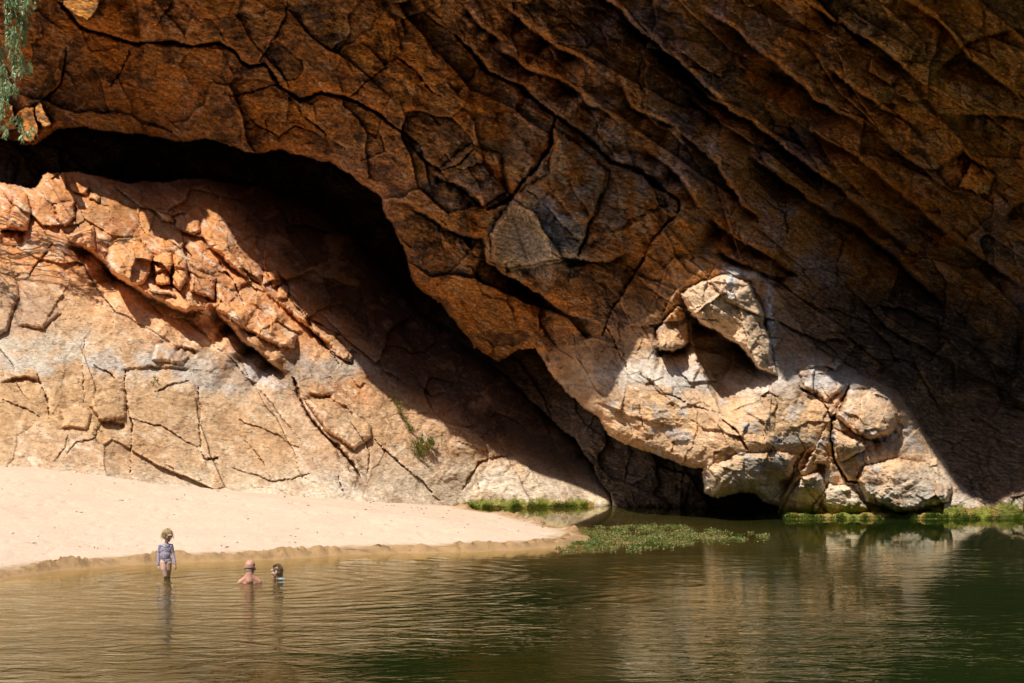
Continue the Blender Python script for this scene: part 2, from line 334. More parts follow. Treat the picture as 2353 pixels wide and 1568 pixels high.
# the slope's shaded sand chute
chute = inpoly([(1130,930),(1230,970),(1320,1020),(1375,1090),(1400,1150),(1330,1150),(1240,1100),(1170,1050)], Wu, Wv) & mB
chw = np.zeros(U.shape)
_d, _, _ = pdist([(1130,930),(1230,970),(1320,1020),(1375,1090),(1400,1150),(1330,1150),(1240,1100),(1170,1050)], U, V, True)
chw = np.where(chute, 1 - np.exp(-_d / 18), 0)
D = D * (1 - chw) + (DB + 0.12 + .03 * fbm(U / 60, V / 60, 3, 61)) * chw

# ------------------------------------------------------------------ the unseen brow, its edge back-projected from the wanted shadow line
ZB = 15.0
def sampleD(u, v):
    j = int(round((v - vs[0]) / STEP)); i = int(round((u - us[0]) / STEP))
    a = D[max(j-3,0):j+4, max(i-3,0):i+4]
    return float(np.median(a))
EDGE_L = [(-300,395),(0,409),(70,423),(150,405),(215,445),(280,470),(330,487),(345,480),(400,482),(440,485),(480,480),(510,500),(545,560),(590,605),(640,660),(700,720),(770,775),(812,822),(850,880),(905,925),
          (960,948),(1010,968),(1035,1000),(1100,1045),(1180,1058),(1240,1090),(1290,1105),(1340,1125),(1395,1150)]
EDGE_R = [(1390,935),(1405,900),(1435,840),(1465,785),(1500,720),(1535,690),(1563,668),(1610,632),(1660,622),(1720,640),(1760,690),(1778,800),(1800,880),(1868,843),(1900,862),(1925,885),(1965,880),(2010,892),(2045,915),
          (2062,955),(2085,950),(2130,1015),(2165,1060),(2195,1125),(2240,1145),(2285,1160),(2352,1130),(2450,1120),(2600,1120)]
def proj(u, v):
    d = sampleD(u, v); p = P3(np.float64(u), np.float64(v), d)
    q = p + SUN * (ZB - p[2]) / SUN[2]
    return q[0], q[1]
qs = [proj(*e) for e in EDGE_L] + [proj(*e) for e in EDGE_R]
print('BROW', [(round(a,1), round(b,1)) for a, b in qs])
# edge as a function y(x): sort-wise monotone in x, taking the nearer (smaller y) where it folds
qx = np.array([q[0] for q in qs]); qy = np.array([q[1] for q in qs])
bx = np.arange(-34, 26, 0.06); by = np.full(bx.shape, np.nan)
for i in range(len(qs) - 1):
    a, b = sorted([(qx[i], qy[i]), (qx[i+1], qy[i+1])])
    m = (bx >= a[0]) & (bx <= b[0])
    y = a[1] + (b[1] - a[1]) * (bx[m] - a[0]) / max(b[0] - a[0], 1e-6)
    by[m] = np.fmin(np.where(np.isnan(by[m]), 99, by[m]), y)
ok = ~np.isnan(by); by = np.interp(bx, bx[ok], by[ok])

# everything that should be in shade must lie behind the shadow sheet of that edge
sv = SUN[1] / SUN[2]; sx = SUN[0] / SUN[2]
ku = (U - CX) / F; kv = (HY - V) / F
S = np.full(U.shape, 46.0)
for _ in range(9):
    t = ZB - (CH + kv * S)
    yb = np.interp(ku * S + sx * t, bx, by)
    # solve  S + sv*(ZB-CH-kv*S) = yb
    S = 0.5 * S + 0.5 * (yb - sv * (ZB - CH)) / (1 - sv * kv)
LITR = [(1385,945)] + EDGE_R[:-2] + [(2352,1135),(2352,1300),(1500,1300),(1380,1000)]
shadeA = mA & ~inpoly(LITR, U, V)
lits = [[(100,-110),(240,-110),(232,-10),(222,20),(205,48),(165,30),(128,-5)], [(40,262),(58,250),(78,252),(86,300),(70,328),(52,318)], [(80,250),(92,236),(118,285),(100,290),(86,275)], [(-60,210),(0,225),(30,245),(36,290),(10,310),(-60,300)]]
for L in lits: shadeA &= ~inpoly(L, Wu, Wv)
dsh, _, _ = pdist(EDGE_R, U[::4, ::4], V[::4, ::4]); dsh = bblur(bblur(np.repeat(np.repeat(dsh, 4, 0), 4, 1)[:U.shape[0], :U.shape[1]], 3), 3)
D = D + mA * ~inpoly(LITR, U, V) * 1.6 * sstep(0, .7, np.clip(1.15 - np.hypot((U - 2180 - .9 * (V - 780)) / 330, (V - 790) / 165), 0, 1))
near = sstep(4, 70, dsh)
gap = DBASE - (S + 0.60)
soft = S + 0.60 + 0.5 * (gap + np.sqrt(gap * gap + .04)) + det * 1.15
lo = S + .10; soft = np.where(soft < lo + .15, lo + .15 * np.exp(np.minimum((soft - lo - .15) / .15, 0)), soft)
D = np.where(shadeA, D * (1 - near) + soft * near, D)
for L in lits:
    s = inpoly(L, Wu, Wv); v0_ = min(q[1] for q in L); v1_ = max(q[1] for q in L); D = np.where(s, np.minimum(D, S - .15 - 1.5 * np.clip((V - v0_) / (v1_ - v0_), 0, 1) ** 1.3 + 0.5 * (rel + rg)), D)
shelf = 46.15 + (1192 - V) * .012 + .05 * fbm(U / 40, V / 20, 3, 68) + 30 * sstep(26, 14, V - 1166 + 12 + 9 * fbm(U / 60, U * 0, 3, 69)) + 6 * sstep(1800, 1780, U)
D = np.where(mA & (U > 1780), np.minimum(D, shelf), D)
PT = P3(U, V, D)
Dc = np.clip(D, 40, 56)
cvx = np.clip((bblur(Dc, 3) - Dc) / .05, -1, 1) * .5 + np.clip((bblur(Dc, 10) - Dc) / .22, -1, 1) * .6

# ------------------------------------------------------------------ colour of the stone with some shade and highlights painted in
def C(*c): return np.array(c, float)
def mix(a, b, w): return a + (b - a) * w[..., None]
n1 = fbm(U / 160, V / 160, 4, 110); n2 = fbm(U / 45, V / 45, 4, 115); n3 = fbm((U*.8+V*.6) / 60, (V*.8-U*.6) / 14, 4, 120, .6); n4 = fbm(U / 9, V / 9, 3, 125, .7)
z = PT[..., 2]
base = np.zeros(U.shape + (3,))
cA = C(.62, .26, .062) + 0 * base
cA = mix(cA, C(.27, .135, .095), sstep(-.05, .6, n1 + .4 * n2) * (0.35 + 0.65 * beds))
cA = mix(cA, C(.62, .29, .06), sstep(.1, .7, n2 - .5 * n1) * .6)
cA = mix(cA, C(.30, .20, .16), beds * sstep(.05, .5, fbm(U / 110, V / 110, 3, 145)) * .7)
cA = mix(cA, C(.85, .40, .085), sstep(1800, 2050, U - .5 * (V - 100)) * sstep(380, 220, V - .1 * (U - 2000)) * (.55 + .45 * sstep(-.3, .2, n2)))
cA = mix(cA, C(.52, .41, .30), sstep(.35, .8, n3) * .45)
cA = mix(cA, C(.10, .05, .03), sstep(.15, .6, fbm(U / 70, V / 50, 5, 140, .6)) * .75 * (1 - .65 * beds))
cA = mix(cA, C(.46, .33, .24), .75 * np.clip(1.3 - 1.3 * np.hypot((U - 1330) / 380, (V - 440) / 300), 0, 1) * sstep(-.3, .3, n2 + .4 * n1))
gz = np.clip(1 - np.hypot((U - 1230) / 150, (V - 560) / 110), 0, 1)       # pale polished nose of the centre block
cA = mix(cA, C(.50, .42, .36), sstep(0, .6, gz + .15 * n2))
cA = mix(cA, C(.10, .06, .035), sstep(.3, .75, np.clip(1 - np.hypot((U - 1330) / 150, (V - 650) / 60), 0, 1) + .5 * n4) * .7)
cA = cA * (1.12 + .50 * sstep(1300, 2000, U))[..., None]; cA = cA / np.maximum(1, cA.max(-1) / .80)[..., None]
cC = C(.68, .45, .265) + 0 * base                                            # sunlit buttress
cC = mix(cC, C(.74, .45, .24), sstep(.0, .6, n2))
cC = mix(cC, C(.60, .50, .42), sstep(.15, .6, -n2 + .5 * n1))
cC = mix(cC, C(.62, .56, .50), np.exp(-((z - 3.35 - .12 * n1) / .42) ** 2) * .85)
cC = mix(cC, C(.17, .12, .085), np.exp(-((z - 3.95 - .05 * n2) / .10) ** 2) * .7)
cC = mix(cC, C(.78, .66, .50), sstep(1.4, .4, z + .3 * n1) * .8)
cC = mix(cC, C(.34, .19, .10), sstep(4.2, 5.2, z) * .75)
wlow = sstep(4.6, 3.9, z + .2 * n1) 
cC = mix(cC, C(.20, .12, .08), sstep(0, 1, np.clip((U - 1900) / 120, 0, 1) * sstep(-.02, .0, 0*U) * sstep(25, -45, V - np.interp(U, [e[0] for e in EDGE_R], [e[1] for e in EDGE_R]))))  # shade painted on the outcrop above the right shadow edge
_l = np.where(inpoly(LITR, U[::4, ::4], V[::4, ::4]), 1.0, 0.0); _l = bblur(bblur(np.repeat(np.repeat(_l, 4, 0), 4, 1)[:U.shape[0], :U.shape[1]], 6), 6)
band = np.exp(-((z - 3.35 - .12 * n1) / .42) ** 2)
cC = mix(cC, C(.36, .205, .105), (1 - _l) * (.75 - .45 * band))  # browner outside the lit polygon: shade put into the colour
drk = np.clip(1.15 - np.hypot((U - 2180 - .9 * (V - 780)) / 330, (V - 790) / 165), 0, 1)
cA = mix(cA, C(.09, .05, .03), np.clip(2.2 * drk, 0, 1) * .85); cC = mix(cC, C(.10, .06, .04), np.clip(2.2 * drk, 0, 1) * .85 * (1 - _l))  # right recess painted near black to deepen its shade
cC = mix(cC, C(.44, .25, .12), sstep(.15, .6, fbm(U / 70, V / 55, 4, 160, .6)) * .6)
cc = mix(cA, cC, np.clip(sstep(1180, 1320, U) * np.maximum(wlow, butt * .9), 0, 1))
fl = inpoly(BL[23][0], Wu, Wv)
cc = mix(cc, C(.78, .55, .35) + 0 * base, fl * .9)
stk = np.exp(-((U - 1683 - 8*n2) / 12) ** 2) * sstep(730, 640, V) * sstep(600, 628, V) + .8*np.exp(-((U - 1768 - .06 * (V - 700)) / 9) ** 2) * sstep(860, 800, V) * sstep(625, 660, V) * (.6 + n4)
stk += .8 * np.exp(-((V - 622 - .22 * (U - 1690)) / 9) ** 2) * sstep(1650, 1690, U) * sstep(1800, 1740, U)
cc = mix(cc, C(.72, .70, .70), np.clip(stk, 0, 1) * mA)
cB = C(.66, .43, .25) + 0 * base
orange = sstep(720, 480, V - .35 * U + .0 * V) * sstep(1000, 500, U)
topo = sstep(60, -190, V - (700 + .30 * U) + 60 * n1)
cB = mix(cB, C(.72, .315, .115), topo * .95)
cB = mix(cB, C(.56, .24, .12), sstep(.0, .5, n2) * topo * .6)
cB = mix(cB, C(.76, .62, .46), sstep(.2, .65, n3 + .3 * n2) * .55)
cB = mix(cB, C(.66, .38, .19), sstep(.05, .5, n1 - .3 * n2) * .6 * (1 - topo))
zg = z + .50 * n1 + .22 * n2 + .10 * n4
cB = mix(cB, C(.50, .45, .40), np.exp(-((zg - 3.5) / .42) ** 2) * .9 * sstep(.0, .35, .3 + n2 + sstep(300, 500, U)) * sstep(1000, 850, U))
cB = mix(cB, C(.58, .52, .44), np.exp(-((zg - 4.2) / .5) ** 2) * .8 * sstep(260, 150, U))
cB = mix(cB, C(.60, .36, .18), np.exp(-((zg - 2.6) / .5) ** 2) * .75 * sstep(520, 300, U))
cB = mix(cB, C(.80, .67, .50), sstep(1.5, .6, z + .3 * n2 + .0 * U) * .75)
cB = mix(cB, C(.30, .21, .17), sstep(60, -60, np.hypot(U - 60, (V - 710)) - 60) * .6 * (n2 > -2))
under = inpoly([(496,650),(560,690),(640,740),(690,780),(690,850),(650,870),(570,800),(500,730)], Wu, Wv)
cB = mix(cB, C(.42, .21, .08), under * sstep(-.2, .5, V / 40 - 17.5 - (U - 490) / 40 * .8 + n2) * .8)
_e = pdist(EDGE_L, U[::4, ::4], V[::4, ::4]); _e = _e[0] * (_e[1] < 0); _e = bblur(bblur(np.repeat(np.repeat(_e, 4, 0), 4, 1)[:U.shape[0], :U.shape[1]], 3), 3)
cB = mix(cB, C(.075, .042, .028), sstep(0, 70, _e) * .92)  # painted shade: slope goes near black beyond the shadow edge
cB = mix(cB, C(.46, .27, .14), sstep(.2, .65, fbm(U / 90, V / 60, 4, 165, .6)) * .55)
cR = C(.26, .15, .085) + 0 * base
cR = mix(cR, C(.34, .17, .06), sstep(0, .5, n2))
cR = mix(cR, C(.40, .32, .25), sstep(1180, 1350, U) * sstep(800, 1000, V) * .7 + 0 * U)
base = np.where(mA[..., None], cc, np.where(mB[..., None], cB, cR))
base = mix(base, mix(C(.62, .44, .29) + 0 * base, C(.20, .13, .09), sstep(0, 40, _e)), chw * .8)  # chute sand also painted darker where it lies in shade
# light and dark grain, veins, dark cracks
lw = np.where(mB | (z < 4.4), .62, 1.0)
tv = np.where(mA & (z > 4.4), 1.0, .45)
base *= (1 + .80 * tv * tintv + (.50 * tv) * np.maximum(cvx, -1.1))[..., None]  # convex edges painted lighter as highlights, hollows darkened
base *= 1 + (np.where(fl, 0, np.where(tv > .9, 1.0, .25)) * tinth)[..., None] * np.array([-.12, .12, .75])
base *= (1 + lw * (.24 * n4 + .20 * n2 + .12 * n3))[..., None]
vein = np.exp(-(np.abs(perlin(U / 55 + .8 * n2, V / 38 + .5 * n3, 150)) / .018) ** 1.2) * sstep(-.1, .4, n1 + .2)
vein += np.exp(-(np.abs(perlin((U*.85+V*.52) / 120 + .4 * n2, (V*.85-U*.52) / 26, 151)) / .03) ** 1.2) * sstep(0, .4, -n1 + .1) 
base = mix(base, base * .45 + C(.66, .55, .42) * .55, np.clip(vein, 0, 1) * .55 * (1 - chw))
base = mix(base, base * C(.34, .25, .19), np.clip(crk, 0, 1) * np.where(mB, .45, .6))
# moss and water stain at the pool's edge
moss = sstep(.12, .0, z - np.where(U < 1500, .12, .22) + .08 * n2 + .04 * n4) * ((U > 1040) & (U < 1365) | (U > 1788))
base = mix(base, mix(C(.20, .21, .02) + 0 * base, C(.30, .20, .035), sstep(-.1, .4, n2)), moss * .95)
base = mix(base, base * .35, sstep(.12, .0, z) * .8 * (1 - moss))
base = np.maximum(base, .008); base = base / np.maximum(1, base.max(-1) / .84)[..., None]

# ------------------------------------------------------------------ node helpers
def mat(name):
    m = bpy.data.materials.new(name); m.use_nodes = True
    nt = m.node_tree; nt.nodes.clear()
    out = nt.nodes.new('ShaderNodeOutputMaterial')
    return m, nt, out
def N(nt, t, **kw):
    n = nt.nodes.new(t)
    for k, v in kw.items():
        if k.startswith('i_'): n.inputs[int(k[2:]) if k[2:].isdigit() else k[2:].replace('_', ' ')].default_value = v
        else: setattr(n, k, v)
    return n
def simple(name, col, rough=.7, spec=.3, nscale=20, namt=.3, bump=0.0, col2=None, bscale=None, sss=0, trans=0):
    m, nt, out = mat(name)
    tc = N(nt, 'ShaderNodeTexCoord'); no = N(nt, 'ShaderNodeTexNoise', i_Scale=nscale, i_Detail=6.0)
    nt.links.new(tc.outputs['Object'], no.inputs['Vector'])
    mx = N(nt, 'ShaderNodeMix', data_type='RGBA'); c2 = col2 or tuple(c * (1 - namt) for c in col)
    mx.inputs['A'].default_value = (*col, 1); mx.inputs['B'].default_value = (*c2, 1)
    r = N(nt, 'ShaderNodeMapRange', i_1=.35, i_2=.65); nt.links.new(no.outputs['Fac'], r.inputs[0]); nt.links.new(r.outputs[0], mx.inputs['Factor'])
    b = N(nt, 'ShaderNodeBsdfPrincipled'); b.inputs['Roughness'].default_value = rough; b.inputs['Specular IOR Level'].default_value = spec
    nt.links.new(mx.outputs['Result'], b.inputs['Base Color'])
    if sss: b.inputs['Subsurface Weight'].default_value = sss; b.inputs['Subsurface Radius'].default_value = (.02, .008, .004); b.inputs['Subsurface Scale'].default_value = 1
    if bump:
        n2_ = N(nt, 'ShaderNodeTexNoise', i_Scale=bscale or nscale * 3, i_Detail=5.0); nt.links.new(tc.outputs['Object'], n2_.inputs['Vector'])
        bp = N(nt, 'ShaderNodeBump', i_Strength=1.0, i_Distance=bump); nt.links.new(n2_.outputs['Fac'], bp.inputs['Height']); nt.links.new(bp.outputs[0], b.inputs['Normal'])
    if trans:
        t = N(nt, 'ShaderNodeBsdfTranslucent'); nt.links.new(mx.outputs['Result'], t.inputs['Color'])
        ms = N(nt, 'ShaderNodeMixShader'); ms.inputs[0].default_value = trans
        nt.links.new(b.outputs[0], ms.inputs[1]); nt.links.new(t.outputs[0], ms.inputs[2]); nt.links.new(ms.outputs[0], out.inputs[0])
    else: nt.links.new(b.outputs[0], out.inputs[0])
    return m

def rock_material(name='shaded_rock', lo=.50, hi=1.42, lo2=.74, hi2=1.22, ba=.075, bb=.012, bv=.07):
    m, nt, out = mat(name)
    L = nt.links.new
    at_ = N(nt, 'ShaderNodeAttribute', attribute_name='stone')
    tc = N(nt, 'ShaderNodeTexCoord')
    mp = N(nt, 'ShaderNodeMapping'); mp.inputs['Rotation'].default_value = (0, math.radians(35), 0); mp.inputs['Scale'].default_value = (1, 1, 2.6)
    L(tc.outputs['Object'], mp.inputs['Vector'])
    a = N(nt, 'ShaderNodeTexNoise', i_Scale=11.0, i_Detail=5.0, i_Roughness=.66); L(mp.outputs[0], a.inputs['Vector'])
    b = N(nt, 'ShaderNodeTexNoise', i_Scale=45.0, i_Detail=3.0, i_Roughness=.7); L(tc.outputs['Object'], b.inputs['Vector'])
    c = N(nt, 'ShaderNodeTexNoise', i_Scale=4.0, i_Detail=4.0, i_Roughness=.6, i_Distortion=1.2); L(mp.outputs[0], c.inputs['Vector'])
    r1 = N(nt, 'ShaderNodeMapRange', i_1=.32, i_2=.68, i_3=lo, i_4=hi); L(a.outputs['Fac'], r1.inputs[0])
    r2 = N(nt, 'ShaderNodeMapRange', i_1=.35, i_2=.65, i_3=lo2, i_4=hi2); L(b.outputs['Fac'], r2.inputs[0])
    mu = N(nt, 'ShaderNodeMath', operation='MULTIPLY'); L(r1.outputs[0], mu.inputs[0]); L(r2.outputs[0], mu.inputs[1])
    vm = N(nt, 'ShaderNodeVectorMath', operation='SCALE'); L(at_.outputs['Color'], vm.inputs[0]); L(mu.outputs[0], vm.inputs['Scale'])
    # thin crackle lines
    vo = N(nt, 'ShaderNodeTexVoronoi', feature='DISTANCE_TO_EDGE', i_Scale=2.6)
    vmix = N(nt, 'ShaderNodeVectorMath', operation='MULTIPLY_ADD'); vmix.inputs[1].default_value = (.5, .5, .5); L(c.outputs['Color'], vmix.inputs[0]); L(mp.outputs[0], vmix.inputs[2])
    L(vmix.outputs[0], vo.inputs['Vector'])
    cr = N(nt, 'ShaderNodeMapRange', i_1=.0, i_2=.018, i_3=1.0, i_4=0.0); L(vo.outputs['Distance'], cr.inputs[0])
    cm = N(nt, 'ShaderNodeMapRange', i_1=.52, i_2=.60); L(c.outputs['Fac'], cm.inputs[0])
    crm = N(nt, 'ShaderNodeMath', operation='MULTIPLY'); L(cr.outputs[0], crm.inputs[0]); L(cm.outputs[0], crm.inputs[1])
    dk = N(nt, 'ShaderNodeMix', data_type='RGBA'); L(crm.outputs[0], dk.inputs['Factor']); L(vm.outputs[0], dk.inputs['A']); dk.inputs['B'].default_value = (.07, .04, .025, 1)
    bs = N(nt, 'ShaderNodeBsdfPrincipled'); bs.inputs['Roughness'].default_value = .82; bs.inputs['Specular IOR Level'].default_value = .22
    L(dk.outputs['Result'], bs.inputs['Base Color'])
    b1 = N(nt, 'ShaderNodeBump', i_Strength=1.0, i_Distance=ba); L(a.outputs['Fac'], b1.inputs['Height'])
    b2 = N(nt, 'ShaderNodeBump', i_Strength=1.0, i_Distance=bb); L(b.outputs['Fac'], b2.inputs['Height']); L(b1.outputs[0], b2.inputs['Normal'])
    b3 = N(nt, 'ShaderNodeBump', i_Strength=1.0, i_Distance=.03, invert=True); L(crm.outputs[0], b3.inputs['Height']); L(b2.outputs[0], b3.inputs['Normal'])
    vc = N(nt, 'ShaderNodeTexVoronoi', feature='F1', i_Scale=5.0); vcm = N(nt, 'ShaderNodeVectorMath', operation='MULTIPLY_ADD'); vcm.inputs[1].default_value = (.35, .35, .35)
    L(a.outputs['Color'], vcm.inputs[0]); L(mp.outputs[0], vcm.inputs[2]); L(vcm.outputs[0], vc.inputs['Vector'])
    b4 = N(nt, 'ShaderNodeBump', i_Strength=1.0, i_Distance=bv, invert=True); L(vc.outputs['Distance'], b4.inputs['Height']); L(b3.outputs[0], b4.inputs['Normal'])
    L(b4.outputs[0], bs.inputs['Normal']); L(bs.outputs[0], out.inputs[0])
    return m
M_ROCK = rock_material()
M_WORN = rock_material('sunlit_rock', .80, 1.22, .86, 1.16, .030, .008, .012)

def grid_object(name, PT, fmask, material, colour=None, attr='stone'):
    """cut the faces in fmask out of the point grid PT as one mesh object"""
    h, w = PT.shape[:2]
    idx = np.arange(h * w).reshape(h, w)
    j, i = np.nonzero(fmask)
    q = np.stack([idx[j, i], idx[j + 1, i], idx[j + 1, i + 1], idx[j, i + 1]], -1)
    used = np.unique(q); remap = np.zeros(h * w, np.int32); remap[used] = np.arange(len(used))
    q = remap[q]
    me = bpy.data.meshes.new(name)
    me.vertices.add(len(used)); me.vertices.foreach_set('co', PT.reshape(-1, 3)[used].astype(np.float32).ravel())
    me.loops.add(q.size); me.loops.foreach_set('vertex_index', q.ravel().astype(np.int32))
    me.polygons.add(len(q)); me.polygons.foreach_set('loop_start', np.arange(0, q.size, 4, dtype=np.int32))
    me.polygons.foreach_set('use_smooth', np.ones(len(q), bool))
    me.update()
    if colour is not None:
        ca = me.color_attributes.new(attr, 'FLOAT_COLOR', 'POINT')
        c4 = np.ones((len(used), 4), np.float32); c4[:, :3] = colour.reshape(-1, 3)[used]
        ca.data.foreach_set('color', c4.ravel())
    me.materials.append(material)
    o = bpy.data.objects.new(name, me); COL.objects.link(o)
    return o

fA = mA[:-1, :-1]; fB = mB[:-1, :-1]; fR = mR[:-1, :-1]
taken = np.zeros(fA.shape, bool)
pieces = []
for s, ins, label in BLMASK:
    m = np.zeros(U.shape, bool); m[s] = ins; m = m[:-1, :-1] & ~taken & ~fR
    taken |= m; pieces.append((m, label))
for m, label in pieces:
    nm = 'rock_flake' if 'flake' in label else ('rock_slab' if 'slab' in label else ('boulder' if 'boulder' in label else 'rock_block'))
    if m.sum() > 20: tag(grid_object(nm, PT, m, M_WORN, base), label, nm.replace('_', ' ').replace('rock block', 'rock'))
BUTP = [(1230,802),(1330,790),(1400,740),(1440,660),(1530,600),(1600,590),(1680,600),(1760,628),(1800,700),(1870,800),(1960,850),(2060,900),(2130,1000),(2200,1110),(2270,1165),(2300,1400),(1200,1400)]
fbut = inpoly(BUTP, Wu, Wv)[:-1, :-1] & fA & ~taken
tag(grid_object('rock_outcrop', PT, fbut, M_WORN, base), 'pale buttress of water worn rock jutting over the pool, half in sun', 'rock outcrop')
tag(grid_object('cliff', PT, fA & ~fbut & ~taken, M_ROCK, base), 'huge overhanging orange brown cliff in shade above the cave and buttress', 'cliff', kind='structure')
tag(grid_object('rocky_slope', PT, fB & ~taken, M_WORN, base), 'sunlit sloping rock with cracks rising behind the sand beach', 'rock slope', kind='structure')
tag(grid_object('cave', PT, fR, M_ROCK, base), 'black cave recess under the cliff', 'cave', kind='structure')

# unseen brow above the frame, shaped for its shadow: underside, edge and top
xs = np.linspace(-34, 25.9, 900); top = PT[0]
e_y = np.interp(xs, bx, by) 
rows = []
tx = np.interp(xs, top[:, 0], top[:, 0]); ty = np.interp(xs, top[:, 0], top[:, 1]); tz = np.interp(xs, top[:, 0], top[:, 2])
K = 26
for k in range(K):                       # underside, from the cliff to the edge
    f = k / (K - 1)
    yy = ty * (1 - f) + e_y * f; zz = tz * (1 - f) + ZB * f
    amp = math.sin(math.pi * f)
    zz = zz + .5 * amp * np.abs(fbm(xs / 1.5, yy / 1.5, 4, 201)) + .3 * amp
    rows.append(np.stack([xs, yy, zz], -1))
for dy, dz in ((-.03, .12), (0.05, .35), (.25, .7), (.3, 1.2), (.9, 1.6), (1.5, 2.6), (3.0, 3.4), (5, 4.8), (8, 6.2), (13, 8.0), (22, 10), (40, 12)):
    n = fbm(xs / 2.0, xs * 0 + dy, 4, 210)
    rows.append(np.stack([xs, e_y + dy + (.35 * n * min(dy, 1) if dy > .3 else 0), ZB + dz + .3 * n * min(dz, 1)], -1))
BR = np.array(rows)
bc = np.array([.42, .22, .10]) * (1 + .3 * fbm(BR[..., 0] / 1.2, BR[..., 2] / .6 + BR[..., 1] / 2, 4, 220))[..., None]
tag(grid_object('shadow_brow', BR, np.ones((BR.shape[0] - 1, BR.shape[1] - 1), bool), M_ROCK, np.clip(bc, .02, .8)), 'unseen brow of the cliff, edge shaped to cast its shadow', 'cliff', kind='structure')

# ------------------------------------------------------------------ ground: beach, pool bed and near bank in one sheet
SHORE = [(-500,1362),(-200,1348),(0,1332),(60,1322),(130,1312),(200,1305),(300,1298),(400,1293),(500,1290),(560,1287),(650,1284),(760,1276),(860,1272),(980,1270),(1100,1266),(1200,1263),(1290,1256),(1345,1243),(1358,1237),(1330,1226),(1280,1214),(1230,1201),(1180,1190),(1120,1180),(1060,1169)]
sp = [on_water(*p) for p in SHORE]
BEACH = [(p.x, p.y) for p in sp] + [(-3, 53), (-8, 60), (-60, 60), (-60, 30)]
gx = np.concatenate([np.linspace(-900, -14.5, 30), np.arange(-14, 4, .05), np.linspace(4.5, 900, 60)])
gy = np.concatenate([np.linspace(-500, 20, 60), np.arange(20.5, 30, .5), np.arange(30, 51, .06), np.arange(51.5, 62, .5), np.linspace(65, 900, 12)])
GX, GY = np.meshgrid(gx, gy)
db, _, _ = pdist([(p.x, p.y) for p in sp], GX, GY)
inb = inpoly(BEACH, GX, GY)
wob = .12 * fbm(GX / .9, GY / .9, 5, 301, .6)
sd = np.where(inb, db, -db) + wob * (db < 1.5)
prof = np.where(sd > 0, .015 + .055 * sstep(.02, .16, sd) * 1.0 + (.103 + .034 * sstep(-7.5, -11.5, GX)) * np.maximum(sd - .1, 0), .11 * sd)
prof = np.where(sd > 0, np.minimum(prof, 2.3), np.maximum(prof, -2.2))
lump = np.exp(-((sd - .24 - .10 * perlin(GX / .8, GY / .8, 331)) / .15) ** 2)
GZ = prof + lump * sstep(-.5, .5, fbm(GX / 1.1, GY / 1.1, 2, 334)) * (.12 * np.clip(ridged(GX / .35, GY / .16, 4, 305, .65) - .3, 0, 1) + .05 * fbm(GX / .5, GY / .5, 2, 306)) + (sd > 0) * (.008 * fbm(GX / .35, GY / .35, 3, 308) + .02 * fbm(GX / 2.2, GY / 2.2, 2, 309)) * sstep(.3, 1.5, sd)
foot = rng.rand(260, 2)
for a, b in foot:                         # shallow footprints and scuffs
    fx, fy = -12 + a * 13, 35 + b * 12
    m = (np.abs(GX - fx) < .3) & (np.abs(GY - fy) < .3)
    GZ[m] -= (sd[m] > .6) * .028 * np.exp(-(((GX[m] - fx) / .07) ** 2 + ((GY[m] - fy) / .13) ** 2)) 
bank = sstep(13, 5, GY)                    # the photographer's side
GZ = GZ * (1 - bank) + (1.75 + .15 * fbm(GX / 4, GY / 4, 3, 330)) * bank
far = sstep(60, 66, GY); GZ = GZ * (1 - far) + 1.0 * far
wet = sstep(.75, .25, sd + .15 * fbm(GX / .3, GY / .3, 3, 312)) * (sd > -20)
gcol = mix(C(.74, .55, .40) + 0 * np.zeros(GX.shape + (3,)), C(.42, .25, .105), wet * .9)
gcol = mix(gcol, C(.26, .17, .06), sstep(-.1, -1.6, sd))
gcol = mix(gcol, C(.035, .045, .012), sstep(-1.5, -6, sd))
gcol = mix(gcol, C(.50, .38, .26), bank)
gcol *= (1 + .05 * fbm(GX / 1.0, GY / 1.0, 4, 320) - .8 * lump * np.clip(fbm(GX / .22, GY / .18, 3, 321) + .1, 0, 1))[..., None]
def sand_material():
    m, nt, out = mat('river_sand'); L = nt.links.new
    at_ = N(nt, 'ShaderNodeAttribute', attribute_name='stone'); tc = N(nt, 'ShaderNodeTexCoord')
    a = N(nt, 'ShaderNodeTexNoise', i_Scale=9.0, i_Detail=9.0, i_Roughness=.7); L(tc.outputs['Object'], a.inputs['Vector'])
    b = N(nt, 'ShaderNodeTexNoise', i_Scale=60.0, i_Detail=4.0, i_Roughness=.8); L(tc.outputs['Object'], b.inputs['Vector'])
    r1 = N(nt, 'ShaderNodeMapRange', i_1=.3, i_2=.7, i_3=.92, i_4=1.07); L(a.outputs['Fac'], r1.inputs[0])
    sp_ = N(nt, 'ShaderNodeMapRange', i_1=.26, i_2=.34, i_3=.72, i_4=1.0); L(b.outputs['Fac'], sp_.inputs[0])
    mu = N(nt, 'ShaderNodeMath', operation='MULTIPLY'); L(r1.outputs[0], mu.inputs[0]); L(sp_.outputs[0], mu.inputs[1])
    vm = N(nt, 'ShaderNodeVectorMath', operation='SCALE'); L(at_.outputs['Color'], vm.inputs[0]); L(mu.outputs[0], vm.inputs['Scale'])
    bs = N(nt, 'ShaderNodeBsdfPrincipled'); bs.inputs['Roughness'].default_value = .9; bs.inputs['Specular IOR Level'].default_value = .15
    L(vm.outputs[0], bs.inputs['Base Color'])
    b1 = N(nt, 'ShaderNodeBump', i_Strength=1.0, i_Distance=.035); L(a.outputs['Fac'], b1.inputs['Height'])
    b2 = N(nt, 'ShaderNodeBump', i_Strength=1.0, i_Distance=.006); L(b.outputs['Fac'], b2.inputs['Height']); L(b1.outputs[0], b2.inputs['Normal'])
    L(b2.outputs[0], bs.inputs['Normal']); L(bs.outputs[0], out.inputs[0]); return m
